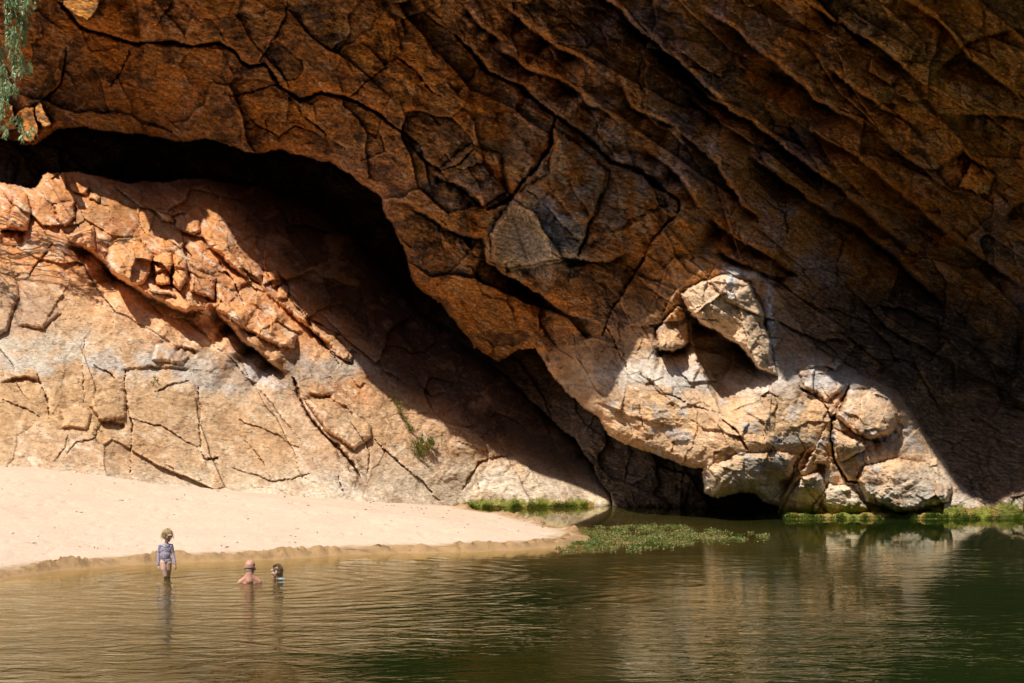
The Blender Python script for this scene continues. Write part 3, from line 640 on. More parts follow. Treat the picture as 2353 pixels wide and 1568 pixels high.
GP = np.stack([GX, GY, GZ], -1)
tag(grid_object('ground', GP[::-1], np.ones((len(gy) - 1, len(gx) - 1), bool), sand_material(), np.clip(gcol[::-1], .01, .8)), 'pale sand beach sloping into the pool', 'sand', kind='structure')

# unseen gorge wall behind the camera, added to cut sky light
ox_ = np.linspace(-90, 90, 180); oz_ = np.linspace(0, 1, 60)
OX, OT = np.meshgrid(ox_, oz_)
OZ = 1.2 + OT * (58 + 4 * fbm(OX / 20, OX * 0, 3, 500)); OY = -12 - 10 * OT - 3.0 * fbm(OX / 8, OZ / 6, 4, 510) - .004 * OX ** 2 * 0
oc = np.array([.30, .14, .06]) * (1 + .3 * fbm(OX / 3, OZ / 1.5, 4, 520))[..., None]
tag(grid_object('sky_block_wall', np.stack([OX, OY, OZ], -1)[::-1], np.ones((59, 179), bool), M_ROCK, np.clip(oc, .02, .8)), 'unseen wall behind the camera, added to cut sky light', 'cliff', kind='structure')

# ------------------------------------------------------------------ water
def water_material():
    m, nt, out = mat('pool_water'); L = nt.links.new
    tc = N(nt, 'ShaderNodeTexCoord')
    def noise(sx_, sy_, detail, rot=0, dist=0.0, rough=.55):
        mp = N(nt, 'ShaderNodeMapping'); mp.inputs['Scale'].default_value = (sx_, sy_, 1); mp.inputs['Rotation'].default_value = (0, 0, math.radians(rot))
        L(tc.outputs['Object'], mp.inputs['Vector'])
        n = N(nt, 'ShaderNodeTexNoise', noise_dimensions='2D', i_Scale=1.0, i_Detail=detail, i_Roughness=rough, i_Distortion=dist); L(mp.outputs[0], n.inputs['Vector']); return n.outputs['Fac']
    a = noise(1.3, 2.1, 2.0, 12, .5); b = noise(3.4, 5.5, 3.0, -14, .6, .6); c = noise(.35, .9, 1.0, 20)
    big = noise(.09, .16, 2.0, 0)
    # calm towards the far bank, breezier towards the camera
    sep = N(nt, 'ShaderNodeSeparateXYZ'); L(tc.outputs['Object'], sep.inputs[0])
    calm = N(nt, 'ShaderNodeMapRange', i_1=40.0, i_2=23.0, i_3=.05, i_4=1.0); L(sep.outputs['Y'], calm.inputs[0])
    bm = N(nt, 'ShaderNodeMapRange', i_1=.35, i_2=.65, i_3=.35, i_4=1.5); L(big, bm.inputs[0])
    cm = N(nt, 'ShaderNodeMath', operation='MULTIPLY'); L(calm.outputs[0], cm.inputs[0]); L(bm.outputs[0], cm.inputs[1])
    def add(x, y, k):
        n = N(nt, 'ShaderNodeMath', operation='MULTIPLY_ADD'); L(x, n.inputs[0]); n.inputs[1].default_value = k
        if y is None: n.inputs[2].default_value = 0
        else: L(y, n.inputs[2])
        return n.outputs[0]
    hh = add(a, None, .019); hh = add(b, hh, .0085); hh = add(c, hh, .012)
    # rings spreading from the bathers
    rings = None
    for (px, py), k in RINGS:
        vs_ = N(nt, 'ShaderNodeVectorMath', operation='DISTANCE'); L(tc.outputs['Object'], vs_.inputs[0]); vs_.inputs[1].default_value = (px, py, 0)
        s1 = N(nt, 'ShaderNodeMath', operation='MULTIPLY', i_1=13.0); L(vs_.outputs['Value'], s1.inputs[0])
        s1b = add(c, s1.outputs[0], 9.0)
        s2 = N(nt, 'ShaderNodeMath', operation='SINE'); L(s1b, s2.inputs[0])
        f = N(nt, 'ShaderNodeMapRange', i_1=.2, i_2=8.0, i_3=k, i_4=0.0); L(vs_.outputs['Value'], f.inputs[0])
        mm = N(nt, 'ShaderNodeMath', operation='MULTIPLY'); L(s2.outputs[0], mm.inputs[0]); L(f.outputs[0], mm.inputs[1])
        rings = mm.outputs[0] if rings is None else add(mm.outputs[0], rings, 1.0)
    hm = N(nt, 'ShaderNodeMath', operation='MULTIPLY'); L(hh, hm.inputs[0]); L(cm.outputs[0], hm.inputs[1])
    ht = add(rings, hm.outputs[0], 1.0)
    bp = N(nt, 'ShaderNodeBump', i_Strength=1.0, i_Distance=1.0); L(ht, bp.inputs['Height'])
    fr = N(nt, 'ShaderNodeFresnel', i_IOR=1.33); L(bp.outputs[0], fr.inputs['Normal'])
    gl = N(nt, 'ShaderNodeBsdfGlossy'); gl.inputs['Roughness'].default_value = .015; gl.inputs['Color'].default_value = (.90, .91, .78, 1); L(bp.outputs[0], gl.inputs['Normal'])
    dep = N(nt, 'ShaderNodeAttribute', attribute_name='depth')
    ds = N(nt, 'ShaderNodeSeparateColor'); L(dep.outputs['Color'], ds.inputs[0])
    tr = N(nt, 'ShaderNodeBsdfTransparent')
    tcol = N(nt, 'ShaderNodeMix', data_type='RGBA'); L(ds.outputs[0], tcol.inputs['Factor']); tcol.inputs['A'].default_value = (.95, .92, .80, 1); tcol.inputs['B'].default_value = (.35, .38, .10, 1)
    L(tcol.outputs['Result'], tr.inputs['Color'])
    df = N(nt, 'ShaderNodeBsdfDiffuse'); df.inputs['Color'].default_value = (.012, .018, .004, 1)
    dc = N(nt, 'ShaderNodeMix', data_type='RGBA'); L(ds.outputs[1], dc.inputs['Factor']); dc.inputs['A'].default_value = (.10, .066, .018, 1); dc.inputs['B'].default_value = (.012, .021, .004, 1); L(dc.outputs['Result'], df.inputs['Color'])
    m1 = N(nt, 'ShaderNodeMixShader'); L(ds.outputs[0], m1.inputs[0]); L(tr.outputs[0], m1.inputs[1]); L(df.outputs[0], m1.inputs[2])
    m2 = N(nt, 'ShaderNodeMixShader'); L(fr.outputs[0], m2.inputs[0]); L(m1.outputs[0], m2.inputs[1]); L(gl.outputs[0], m2.inputs[2])
    L(m2.outputs[0], out.inputs[0]); return m
CHILD = on_water(382, 1328); MAN = on_water(574, 1338); KID = on_water(636, 1328)
RINGS = [((CHILD.x, CHILD.y), .0012), ((MAN.x, MAN.y), .0036), ((KID.x, KID.y), .0020)]
wx = np.concatenate([np.linspace(-60, -13, 10), np.arange(-12, 4, .12), np.linspace(4.2, 60, 30)]); wy = np.concatenate([np.linspace(6, 29, 24), np.arange(29.5, 52, .12), np.linspace(52.5, 62, 6)])
WX, WY = np.meshgrid(wx, wy)
d_, _, _ = pdist([(p.x, p.y) for p in sp], WX, WY); d_ = np.where(inpoly(BEACH, WX, WY), 0, d_)
dep = sstep(.1, 2.6, d_ + .3 * fbm(WX / 1.2, WY / 1.2, 3, 400)); deep = sstep(1.0, 9, d_ + .25 * np.maximum(WX + 4, 0) + 1.5 * fbm(WX / 3, WY / 3, 3, 401))
WP = np.stack([WX, WY, WX * 0], -1)
tag(grid_object('water', WP[::-1], np.ones((len(wy) - 1, len(wx) - 1), bool), water_material(), np.stack([dep, deep, dep * 0], -1)[::-1], 'depth'), 'dark green rippled waterhole', 'water', kind='structure')

# ------------------------------------------------------------------ plants: many small leaf blades in one mesh
def blades(name, pts, dirs, length, width, material, parent=None, up=(0, 0, 1), bend=.25):
    """pts, dirs: n x 3; every blade is a bent lens of four faces"""
    n = len(pts); dirs = dirs / (np.linalg.norm(dirs, axis=1, keepdims=True) + 1e-9)
    side = np.cross(dirs, rng.normal(size=(n, 3))); side /= np.linalg.norm(side, axis=1, keepdims=True) + 1e-9
    nor = np.cross(side, dirs); l = length[:, None]; w = width[:, None]
    v = np.stack([pts, pts + dirs * l * .45 + side * w * .5 + nor * l * bend * .2, pts + dirs * l * .45 - side * w * .5 + nor * l * bend * .2, pts + dirs * l - nor * l * bend * .2], 1)
    v = v.reshape(-1, 3); b = np.arange(n) * 4
    q = np.stack([b, b + 1, b + 3, b + 2], -1)
    me = bpy.data.meshes.new(name); me.vertices.add(len(v)); me.vertices.foreach_set('co', v.astype(np.float32).ravel())
    me.loops.add(q.size); me.loops.foreach_set('vertex_index', q.ravel().astype(np.int32)); me.polygons.add(len(q)); me.polygons.foreach_set('loop_start', np.arange(0, q.size, 4, dtype=np.int32))
    me.update(); me.materials.append(material)
    o = bpy.data.objects.new(name, me); COL.objects.link(o)
    if parent: o.parent = parent
    return o
def tube_mesh(name, chains, material, parent=None, seg=6):
    """chains: list of [(Vector, radius)...]"""
    bm = bmesh.new()
    for ch in chains:
        prev = None
        for k, (p, r) in enumerate(ch):
            d = (ch[min(k + 1, len(ch) - 1)][0] - ch[max(k - 1, 0)][0]).normalized()
            a = d.orthogonal().normalized(); b = d.cross(a)
            if prev is not None:
                a = (pa - d * pa.dot(d)).normalized(); b = d.cross(a)
            pa = a
            ring = [bm.verts.new(p + (a * math.cos(t) + b * math.sin(t)) * r) for t in [2 * math.pi * i / seg for i in range(seg)]]
            if prev:
                for i in range(seg): bm.faces.new((prev[i], prev[(i + 1) % seg], ring[(i + 1) % seg], ring[i]))
            prev = ring
        bm.faces.new(prev)
    me = bpy.data.meshes.new(name); bm.to_mesh(me); bm.free(); me.materials.append(material)
    for p in me.polygons: p.use_smooth = True
    o = bpy.data.objects.new(name, me); COL.objects.link(o)
    if parent: o.parent = parent
    return o
M_GUM = simple('gum_leaf', (.50, .64, .36), .38, .5, 3, .3, col2=(.20, .34, .13), trans=.2)
M_TWIG = simple('twig_bark', (.22, .12, .08), .8, .2, 20, .4)
M_BARK = simple('gum_bark', (.50, .44, .36), .8, .2, 3, .3, bump=.01, bscale=9, col2=(.28, .2, .14))
M_BUSH = simple('bush_leaf', (.16, .21, .035), .6, .3, 6, .4, col2=(.30, .24, .05), trans=.25)
M_DRY = simple('dry_grass', (.34, .22, .08), .8, .2, 8, .4, trans=.2)
M_WEED = simple('pond_weed', (.09, .16, .02), .5, .4, 1.6, .3, col2=(.36, .29, .10), trans=.2)
M_ALG = simple('bank_algae', (.16, .20, .012), .6, .3, 3, .3, col2=(.05, .10, .008), trans=.15)

# gum tree at the left: trunk outside the frame, hanging sprays of leaves inside it
tree = bpy.data.objects.new('gum_tree', None); COL.objects.link(tree); tree.location = (-18.6, 46.5, 1.4)
tag(tree, 'gum tree with hanging grey green leaves reaching in at the upper left', 'tree')
inv = Vector(tree.location)
def loc(v): return Vector(v) - inv
trunk = [(loc((-18.6, 46.5, 1.2)), .32), (loc((-18.4, 46.6, 4)), .26), (loc((-17.7, 46.8, 7)), .22), (loc((-17.4, 47.2, 10)), .17), (loc((-17.0, 47.6, 13.0)), .10), (loc((-16.2, 47.8, 14.5)), .05)]
tube_mesh('trunk', [trunk], M_BARK, tree, 12)
limbs = []; leafp = []; leafd = []
sprays = []
for (u, v, l) in [(15, -60, 1.3), (40, -50, 1.1), (70, -40, .7), (20, 60, 1.1), (45, 30, .8), (8, 150, 1.1), (35, 120, .8), (55, 135, .55), (10, 220, .8), (40, 265, .45), (60, 290, .35), (5, 290, .45), (20, 5, .8), (0, 90, 1.1), (28, 190, .5), (62, -5, .5), (50, 75, .4)]:
    D_ = 47.2 + random.uniform(-.3, .3); sprays.append((at(u, v, D_), l * .72, 1.0))
for k in range(70):                         # crown outside the frame, shading the boulders
    c = Vector((-18.4 + random.gauss(0, .9), 46.5 + random.gauss(0, .9), 11.5 + random.gauss(0, 1.9)))
    if (c.x / c.y) * F + CX > -30: continue
    sprays.append((c, random.uniform(.5, 1.0), 1.0))
for k in range(14):
    c = Vector((-13.75 + random.gauss(0, .3), 46.0 + random.gauss(0, .3), 9.3 + random.gauss(0, .3)))
    if (c.x / c.y) * F + CX > -25: continue
    sprays.append((c, random.uniform(.3, .6), 1.0))
for c, l, _ in sprays:
    j = random.choice(trunk[2:5])[0] + inv
    mid = c.lerp(j, .45) + Vector((0, 0, .5))
    limbs.append([(j - inv, .05), (mid - inv, .03), (c - inv, .012)])
    for t in range(6):
        a = c + Vector((random.gauss(0, .07), random.gauss(0, .10), random.gauss(0, .05)))
        b = a + Vector((random.gauss(.0, .10), random.gauss(0, .12), -l * random.uniform(.6, 1)))
        m_ = a.lerp(b, .5) + Vector((random.gauss(0, .04), random.gauss(0, .04), .02))
        limbs.append([(a - inv, .006), (m_ - inv, .004), (b - inv, .002)])
        n = int((38 if (c.x / c.y) * F + CX > -20 else 14) * l + 8)
        for q in range(n):
            f = q / n; p = (a.lerp(m_, f * 2) if f < .5 else m_.lerp(b, f * 2 - 1))
            for _k in range(2):
                leafp.append(p - inv); leafd.append(Vector((random.gauss(0, .45), random.gauss(0, .45), -1 + random.gauss(0, .25))))
leafp = np.array([tuple(p) for p in leafp]); leafd = np.array([tuple(p) for p in leafd])
tube_mesh('branch', limbs, M_TWIG, tree, 5)
blades('crown', leafp, leafd, rng.uniform(.07, .13, len(leafp)), rng.uniform(.017, .028, len(leafp)), M_GUM, tree)

def surf(u, v):
    j = int(round((v - vs[0]) / STEP)); i = int(round((u - us[0]) / STEP)); return Vector(PT[j, i])
def shrub(name, spots, n, ln, wd, material, label, cat, spread=.10, up=1.0, stems=True, group=None):
    c0 = surf(*spots[0]); e = bpy.data.objects.new(name, None); COL.objects.link(e); e.location = c0; tag(e, label, cat, group)
    ch = []; P_ = []; D_ = []
    for (u, v) in spots:
        r = surf(u, v) + Vector((0, -.03, 0))
        for k in range(5):
            tip = r + Vector((random.gauss(0, spread), random.gauss(-.08, spread * .5), abs(random.gauss(spread * 1.2, spread * .7)) * up))
            ch.append([(r - c0, .006), (r.lerp(tip, .5) + Vector((0, -.02, 0)) - c0, .004), (tip - c0, .0015)])
            for q in range(n // 5):
                f = random.uniform(.15, 1.05); p = r.lerp(tip, f) + Vector((random.gauss(0, spread * .3), random.gauss(-.02, spread * .3), random.gauss(0, spread * .25)))
                P_.append(p - c0); D_.append((tip - r).normalized() + Vector((random.gauss(0, .6), random.gauss(0, .6), random.gauss(.2, .5))))
    run = [(surf(*q) + Vector((0, -.03, 0)) - c0, .005) for q in sorted(spots, key=lambda q: q[1])]
    if len(run) > 1: ch = [run] + ch
    if stems: tube_mesh('stem', ch, M_TWIG, e, 4)
    blades('foliage', np.array([tuple(p) for p in P_]), np.array([tuple(p) for p in D_]), rng.uniform(ln * .6, ln, len(P_)), rng.uniform(wd * .6, wd, len(P_)), material, e)
    return e
shrub('shrub', [(958,1030),(968,1022),(980,1034),(972,1046),(962,1050),(985,1020)], 190, .09, .022, M_BUSH, 'bright green round bush growing from the crack low on the rock slope', 'shrub', .11)
shrub('shrub', [(905,918),(910,930),(918,945),(925,955),(932,970),(938,982),(945,990)], 75, .08, .018, M_BUSH, 'thin straggling green plant climbing the crack at the shadow edge', 'shrub', .07)
shrub('dry_plant', [(822,1060),(826,1080),(820,1100),(816,1110),(775,1045),(800,1075)], 50, .12, .010, M_DRY, 'wispy dry grass tuft in the groove at the foot of the slope', 'plant', .06)
shrub('shrub', [(222,990),(228,983),(218,1000)], 45, .06, .016, M_BUSH, 'tiny green plant in a crack on the lower left rock', 'shrub', .04)
shrub('shrub', [(356,868),(362,875),(352,880)], 40, .05, .014, M_BUSH, 'small grey green tuft on the rock beneath the grey band', 'shrub', .035)

# algae along the foot of the rocks
def alg(name, spans, label, n):
    (u0, v0, u1, v1), = spans
    k = int(n * (u1 - u0)); u = rng.uniform(u0, u1, k); dn = perlin(u / 22.0, u * 0 + 3.3, 77)
    kp = rng.rand(k) < .62 + 1.0 * dn; u = u[kp]; dn = dn[kp]; k = len(u)
    i = np.round((u - us[0]) / STEP).astype(int); ab = PT[:, :, 2] > 0
    jm = ab.shape[0] - 1 - np.argmax(ab[::-1], 0); j = jm[i]
    hgt = np.abs(rng.normal(0, .045 if u0 < 1500 else .06, k)) * (1 + dn); q = PT[np.maximum(0, j - (hgt * 100 / STEP).astype(int)), i]
    P_ = np.stack([q[:, 0], q[:, 1] - rng.uniform(0, .06, k), np.maximum(q[:, 2], 0) + .005], -1)
    D_ = np.stack([rng.normal(0, .5, k), rng.normal(-.5, .4, k), rng.normal(.5, .5, k)], -1)
    o = blades(name, P_, D_, rng.uniform(.02, .055, k), rng.uniform(.008, .018, k), M_ALG)
    return tag(o, label, 'algae', kind='stuff')
alg('algae', [(1062, 1168, 1350, 1165)], 'bright green algae fringe along the water behind the sand spit', 26)
alg('algae', [(1790, 1185, 2420, 1190)], 'olive and green algae along the waterline of the pale right hand rocks', 26)

# floating weed bed off the tip of the sand
WP_ = [(1262,1268),(1300,1240),(1300,1218),(1380,1207),(1470,1202),(1560,1206),(1650,1216),(1740,1222),(1800,1232),(1800,1240),(1720,1246),(1650,1252),(1560,1258),(1480,1268),(1380,1268),(1300,1272)]
uu = rng.uniform(1250, 1830, 140000); vv = rng.uniform(1200, 1275, 140000)
dW, _, _ = pdist(WP_, uu, vv, True)
nn = perlin(uu / 30.0, vv / 6.0, 88) + .5 * perlin(uu / 9.0, vv / 2.5, 89)
kp = inpoly(WP_, uu, vv) & (nn + .25 * rng.normal(size=len(uu)) > .62 - dW / 16 * sstep(-.6, .6, perlin(uu / 60, vv / 9, 87)) - .1 * np.minimum(dW, 6) / 6 + .3 * sstep(1480, 1800, uu))
uu, vv = uu[kp][:26000], vv[kp][:26000]; nW = len(uu)
DW = CH * F / (vv - HY); P_ = np.stack([(uu - CX) / F * DW, DW, rng.uniform(-.01, .02, nW)], -1)
tag(blades('pond_weed', P_, np.c_[rng.normal(0, .7, nW), rng.normal(0, .7, nW), np.abs(rng.normal(.15, .3, nW))], rng.uniform(.025, .07, nW), rng.uniform(.010, .026, nW), M_WEED), 'floating mat of green pond weed off the tip of the sand', 'pond weed', kind='stuff')

# dead leaves and twigs dropped on the sand
dl = []
def ground_z(x, y):
    i = np.searchsorted(gx, x); j = np.searchsorted(gy, y); return float(GZ[min(j, len(gy)-1), min(i, len(gx)-1)])
P_ = []; D_ = []
while len(P_) < 240:
    x = random.uniform(-13, 1); y = random.uniform(33, 48)
    if not inpoly(BEACH, np.array([x]), np.array([y]))[0]: continue
    if random.random() < .4: P_.append((x, y, ground_z(x, y) + .012)); D_.append((random.gauss(0, 1), random.gauss(0, 1), .15)); continue
    for k in range(random.choice((1, 1, 2, 3))):
        P_.append((x + random.gauss(0, .1), y + random.gauss(0, .1), ground_z(x, y) + .012)); D_.append((random.gauss(0, 1), random.gauss(0, 1), .15))
tag(blades('leaf_litter', np.array(P_), np.array(D_), rng.uniform(.03, .11, len(P_)) , rng.uniform(.012, .026, len(P_)), simple('dead_leaf', (.10, .055, .03), .8, .2, 20, .4)), 'scattered dead leaves and twigs on the sand', 'leaf litter', kind='stuff')

# ------------------------------------------------------------------ people
def soft_mesh(name, chains, blobs, material, parent, voxel=.004, smooth=4):
    """one continuous skin grown over tapered limbs (chains of point, radius) and ellipsoids"""
    bm = bmesh.new()
    def ell(c, r, rot=None):
        M = Matrix.Translation(c) @ (rot.to_4x4() if rot else Matrix.Identity(4)) @ Matrix.Diagonal((*r, 1))
        bmesh.ops.create_icosphere(bm, subdivisions=3, radius=1, matrix=M)
    for ch in chains:
        ch = [(Vector(p), r) for p, r in ch]
        for (p, r), (q, s) in zip(ch, ch[1:]):
            n = max(2, int((q - p).length / (min(r, s) * .35)))
            n = min(n, 40)
            for k in range(n + 1):
                t = k / n; rr = r + (s - r) * t
                bmesh.ops.create_icosphere(bm, subdivisions=2, radius=rr, matrix=Matrix.Translation(p.lerp(q, t)))
    for b in blobs: ell(Vector(b[0]), b[1], b[2] if len(b) > 2 else None)
    me = bpy.data.meshes.new(name); bm.to_mesh(me); bm.free()
    o = bpy.data.objects.new(name, me); COL.objects.link(o)
    r = o.modifiers.new('r', 'REMESH'); r.mode = 'VOXEL'; r.voxel_size = voxel
    s = o.modifiers.new('s', 'SMOOTH'); s.iterations = smooth; s.factor = .5
    dg = bpy.context.evaluated_depsgraph_get(); m2 = bpy.data.meshes.new_from_object(o.evaluated_get(dg))
    o.modifiers.clear(); o.data = m2; m2.name = name; bpy.data.meshes.remove(me)
    m2.materials.clear(); m2.materials.append(material)
    for p in m2.polygons: p.use_smooth = True
    if parent: o.parent = parent
    return o
def hand(wrist, d, side, palm_n, k=1.0, curl=.35):
    """palm and five bent fingers: d along the hand, side towards the thumb, palm_n where the palm faces"""
    d = Vector(d).normalized(); s = Vector(side); s = (s - d * s.dot(d)).normalized(); n = Vector(palm_n); n = (n - d * n.dot(d) - s * n.dot(s)).normalized()
    w = Vector(wrist); ch = []
    for i, (off, ln) in enumerate(((.026, .060), (.009, .068), (-.009, .063), (-.026, .050))):
        a = w + (d * .012 + s * off * .5) * k; b = w + (d * .075 + s * off) * k
        c1 = b + (d * .5 + n * curl * .35) * ln * .55 * k * 1.4; c2 = c1 + (d * .35 + n * curl) * ln * .42 * k * 1.2; c3 = c2 + (d * .15 + n * curl * 1.1) * ln * .3 * k
        ch.append([(a, .013 * k), (b, .0105 * k), (c1, .0082 * k), (c2, .0074 * k), (c3, .006 * k)])
    t0 = w + (d * .02 + s * .018) * k; t1 = w + (d * .045 + s * .045 + n * .01) * k; t2 = w + (d * .078 + s * .056 + n * .02) * k
    ch.append([(t0, .013 * k), (t1, .010 * k), (t2, .007 * k)])
    return ch
def head_parts(c, yaw, pitch, k=1.0, child=False):
    """skull, jaw, nose, ears, lips, brow; yaw 0 faces the camera (-Y), positive turns to the viewer's right"""
    R = Matrix.Rotation(yaw, 3, 'Z') @ Matrix.Rotation(pitch, 3, 'X')
    c = Vector(c)
    def w(x, y, z): return c + R @ Vector((x, y, z)) * k
    def b(x, y, z, rx, ry, rz): return (w(x, y, z), (rx * k, ry * k, rz * k), R)
    cheek = .052 if child else .050
    bl = [b(0, .012, .038, .073, .090, .080), b(0, -.022, -.012, .060, .066, .078), b(0, -.045, -.068, .038, .036, .034), b(0, -.018, -.048, .052, .052, .046),
          b(0, -.078, .040, .050, .020, .018), b(0, -.086, .012, .0085, .012, .024), b(0, -.096, -.006, .013, .013, .010),
          b(0, -.079, -.036, .022, .010, .0055), b(0, -.077, -.047, .019, .010, .006), b(0, -.072, -.074, .018, .014, .014),
          b(.034, -.058, -.012, .022, .022, .022), b(-.034, -.058, -.012, .022, .022, .022),
          b(.079, .010, .0, .010, .021, .033), b(-.079, .010, .0, .010, .021, .033), b(.071, .0, -.02, .008, .012, .014), b(-.071, .0, -.02, .008, .012, .014)]
    eyes = [w(.030, -.079, .014), w(-.030, -.079, .014)]
    return bl, eyes, w, R
def eyes_for(parent, eyes, R, k):
    for e in eyes:
        bm = bmesh.new(); bmesh.ops.create_icosphere(bm, subdivisions=3, radius=.0075 * k, matrix=Matrix.Translation(e))
        me = bpy.data.meshes.new('eye'); bm.to_mesh(me); bm.free(); me.materials.append(M_EYE)
        o = bpy.data.objects.new('eye', me); COL.objects.link(o); o.parent = parent
def strands(name, roots, tips, width, material, parent, seg=4, bow=.02):
    n = len(roots); roots = np.array(roots); tips = np.array(tips); bowv = np.array(bow) if not np.isscalar(bow) else np.zeros((n, 3)) + np.array([0, 0, bow])
    side = rng.normal(size=(n, 3)); ax = tips - roots; side = np.cross(ax, side); side /= np.linalg.norm(side, axis=1, keepdims=True)
    V_ = []
    for k in range(seg + 1):
        t = k / seg; c = roots * (1 - t) + tips * t + bowv * math.sin(math.pi * t)
        wdt = width * (1 - .75 * t)
        V_ += [c - side * wdt, c + side * wdt]
    V_ = np.stack(V_, 1).reshape(-1, 3); Fc = []
    for i in range(n):
        b = i * 2 * (seg + 1)
        for k in range(seg): Fc.append((b + 2*k, b + 2*k + 1, b + 2*k + 3, b + 2*k + 2))
    me = bpy.data.meshes.new(name); me.from_pydata([tuple(v) for v in V_], [], Fc); me.materials.append(material)
    o = bpy.data.objects.new(name, me); COL.objects.link(o); o.parent = parent; return o

M_SKIN = simple('child_skin', (.80, .52, .39), .5, .35, 12, .12, bump=.0006, bscale=200, sss=.08)
M_SKIN2 = simple('sunburnt_skin', (.72, .36, .25), .5, .35, 8, .22, bump=.0006, bscale=150, sss=.08)
M_SCALP = simple('shaved_scalp', (.66, .40, .31), .5, .35, 8, .2)
M_EYE = simple('eye', (.03, .02, .015), .2, .5, 5, .1)
M_HAIR = simple('fair_hair', (.55, .40, .19), .5, .4, 12, .4, col2=(.38, .26, .11))
M_HAIR2 = simple('wet_hair', (.15, .09, .045), .4, .5, 20, .5, col2=(.24, .155, .08))
M_STUB = simple('stubble', (.60, .38, .29), .7, .2, 200, .4)
M_RASH = simple('pale_blue_shirt', (.40, .49, .55), .6, .3, 10, .15)
def suit_material():
    m, nt, out = mat('spotted_swimsuit'); L = nt.links.new; tc = N(nt, 'ShaderNodeTexCoord')
    ns = N(nt, 'ShaderNodeTexNoise', i_Scale=60.0, i_Detail=2.0); L(tc.outputs['Object'], ns.inputs['Vector'])
    ma = N(nt, 'ShaderNodeVectorMath', operation='MULTIPLY_ADD'); ma.inputs[1].default_value = (.016,) * 3; L(ns.outputs['Color'], ma.inputs[0]); L(tc.outputs['Object'], ma.inputs[2])
    vo = N(nt, 'ShaderNodeTexVoronoi', i_Scale=58.0); L(ma.outputs[0], vo.inputs['Vector'])
    r = N(nt, 'ShaderNodeMapRange', i_1=.34, i_2=.42, i_3=1.0, i_4=0.0); L(vo.outputs['Distance'], r.inputs[0])
    mx = N(nt, 'ShaderNodeMix', data_type='RGBA'); mx.inputs['A'].default_value = (.52, .46, .58, 1); mx.inputs['B'].default_value = (.035, .03, .05, 1); L(r.outputs[0], mx.inputs['Factor'])
    bs = N(nt, 'ShaderNodeBsdfPrincipled'); bs.inputs['Roughness'].default_value = .6; L(mx.outputs['Result'], bs.inputs['Base Color']); L(bs.outputs[0], out.inputs[0]); return m

# child standing in the shallows
c = bpy.data.objects.new('person', None); COL.objects.link(c); c.location = (CHILD.x, CHILD.y, 0)
tag(c, 'child with tousled fair hair in a spotted long sleeved swimsuit standing in the shallows', 'person')
hc = (.024, -.012, .705)
hb, ey, hw, hR = head_parts(hc, math.radians(38), math.radians(16), .90, True)
torso = [((.0, .0, .285), .066), ((-.008, 0, .34), .063), ((-.012, 0, .40), .060), ((-.012, 0, .46), .064), ((-.010, 0, .52), .062), ((.0, 0, .565), .040)]
tblob = [((-.012, 0, .47), (.088, .060, .085)), ((-.002, .004, .30), (.086, .068, .075)), ((-.012, -.012, .385), (.080, .060, .110)), ((-.008, 0, .545), (.094, .044, .036))]
armL = [((-.095, 0, .545), .031), ((-.125, .012, .42), .025), ((-.130, -.010, .30), .021), ((-.132, -.02, .215), .017)]
armR = [((.082, 0, .540), .031), ((.105, .015, .42), .025), ((.128, -.010, .31), .021), ((.152, -.03, .235), .017)]
legL = [((-.046, -.015, .26), .062), ((-.036, -.045, .16), .051), ((-.006, -.05, .05), .038), ((.0, -.02, .0), .034), ((.002, .0, -.08), .032), ((.0, .01, -.19), .024), ((-.002, -.015, -.225), .022), ((-.016, -.075, -.235), .017)]
legR = [((.036, -.005, .26), .060), ((.040, -.0, .16), .050), ((.030, .03, .05), .037), ((.026, .05, .0), .034), ((.026, .065, -.08), .032), ((.034, .06, -.19), .023), ((.036, .035, -.225), .021), ((.050, -.02, -.235), .016)]
neck = [((-.004, 0, .56), .031), ((.012, -.004, .635), .030), ((.024, -.004, .68), .036)]
hL = hand((-.132, -.02, .215), (-.0, -.1, -1), (.3, -1, 0), (1, 0, 0), .72, .5); hR_ = hand((.152, -.03, .235), (.25, -.25, -1), (-.3, -1, 0), (-1, 0, 0), .72, .5)
soft_mesh('body', [torso, armL, armR, legL, legR, neck] + hL + hR_, tblob + hb, M_SKIN, c, .0042, 3)
g = .0065
def grow(ch, a=g): return [(p, r + a) for p, r in ch]
aL = armL[:-1] + [((-.132, -.018, .225), .0175)]; aR = armR[:-1] + [((.149, -.028, .245), .0175)]
soft_mesh('swimsuit', [grow(torso), grow(aL), grow(aR)], [(p, tuple(q + g for q in r)) for p, r in tblob] + [((.0, .006, .245), (.040, .052, .045))], suit_material(), c, .0045, 3)
eyes_for(c, ey, hR, 1)
roots = []; tips = []
for k in range(2200):
    th = random.uniform(0, 2 * math.pi); ph = random.uniform(0, 1.25)
    x = math.sin(ph) * math.sin(th); y = math.sin(ph) * math.cos(th); z_ = math.cos(ph)
    if y < -.45 and z_ < .62: continue
    r0 = hw(x * .074, .014 + y * .090, .040 + z_ * .082)
    outw = Vector((x, y, 0)); 
    if y < -.2: outw.x += .5 * (1 if x > 0 else -1)
    L_ = random.uniform(.07, .15)
    t_ = hw(x * .074 + outw.x * random.uniform(.0, .045), .014 + y * .09 + outw.y * random.uniform(.0, .045), .040 + z_ * .082 - L_ * (.35 + .75 * math.sin(ph)))
    t_ = t_ + Vector((random.gauss(0, .02), random.gauss(0, .02), random.gauss(0, .018)))
    roots.append(tuple(r0)); tips.append(tuple(t_))
strands('hair', roots, tips, .0022, M_HAIR, c, 4, .022)
cap = soft_mesh('hair', [], [(hw(0, .024, .046), (.076, .088, .078), hR), (hw(0, .050, -.01), (.064, .046, .070), hR)], M_HAIR, c, .005, 2)

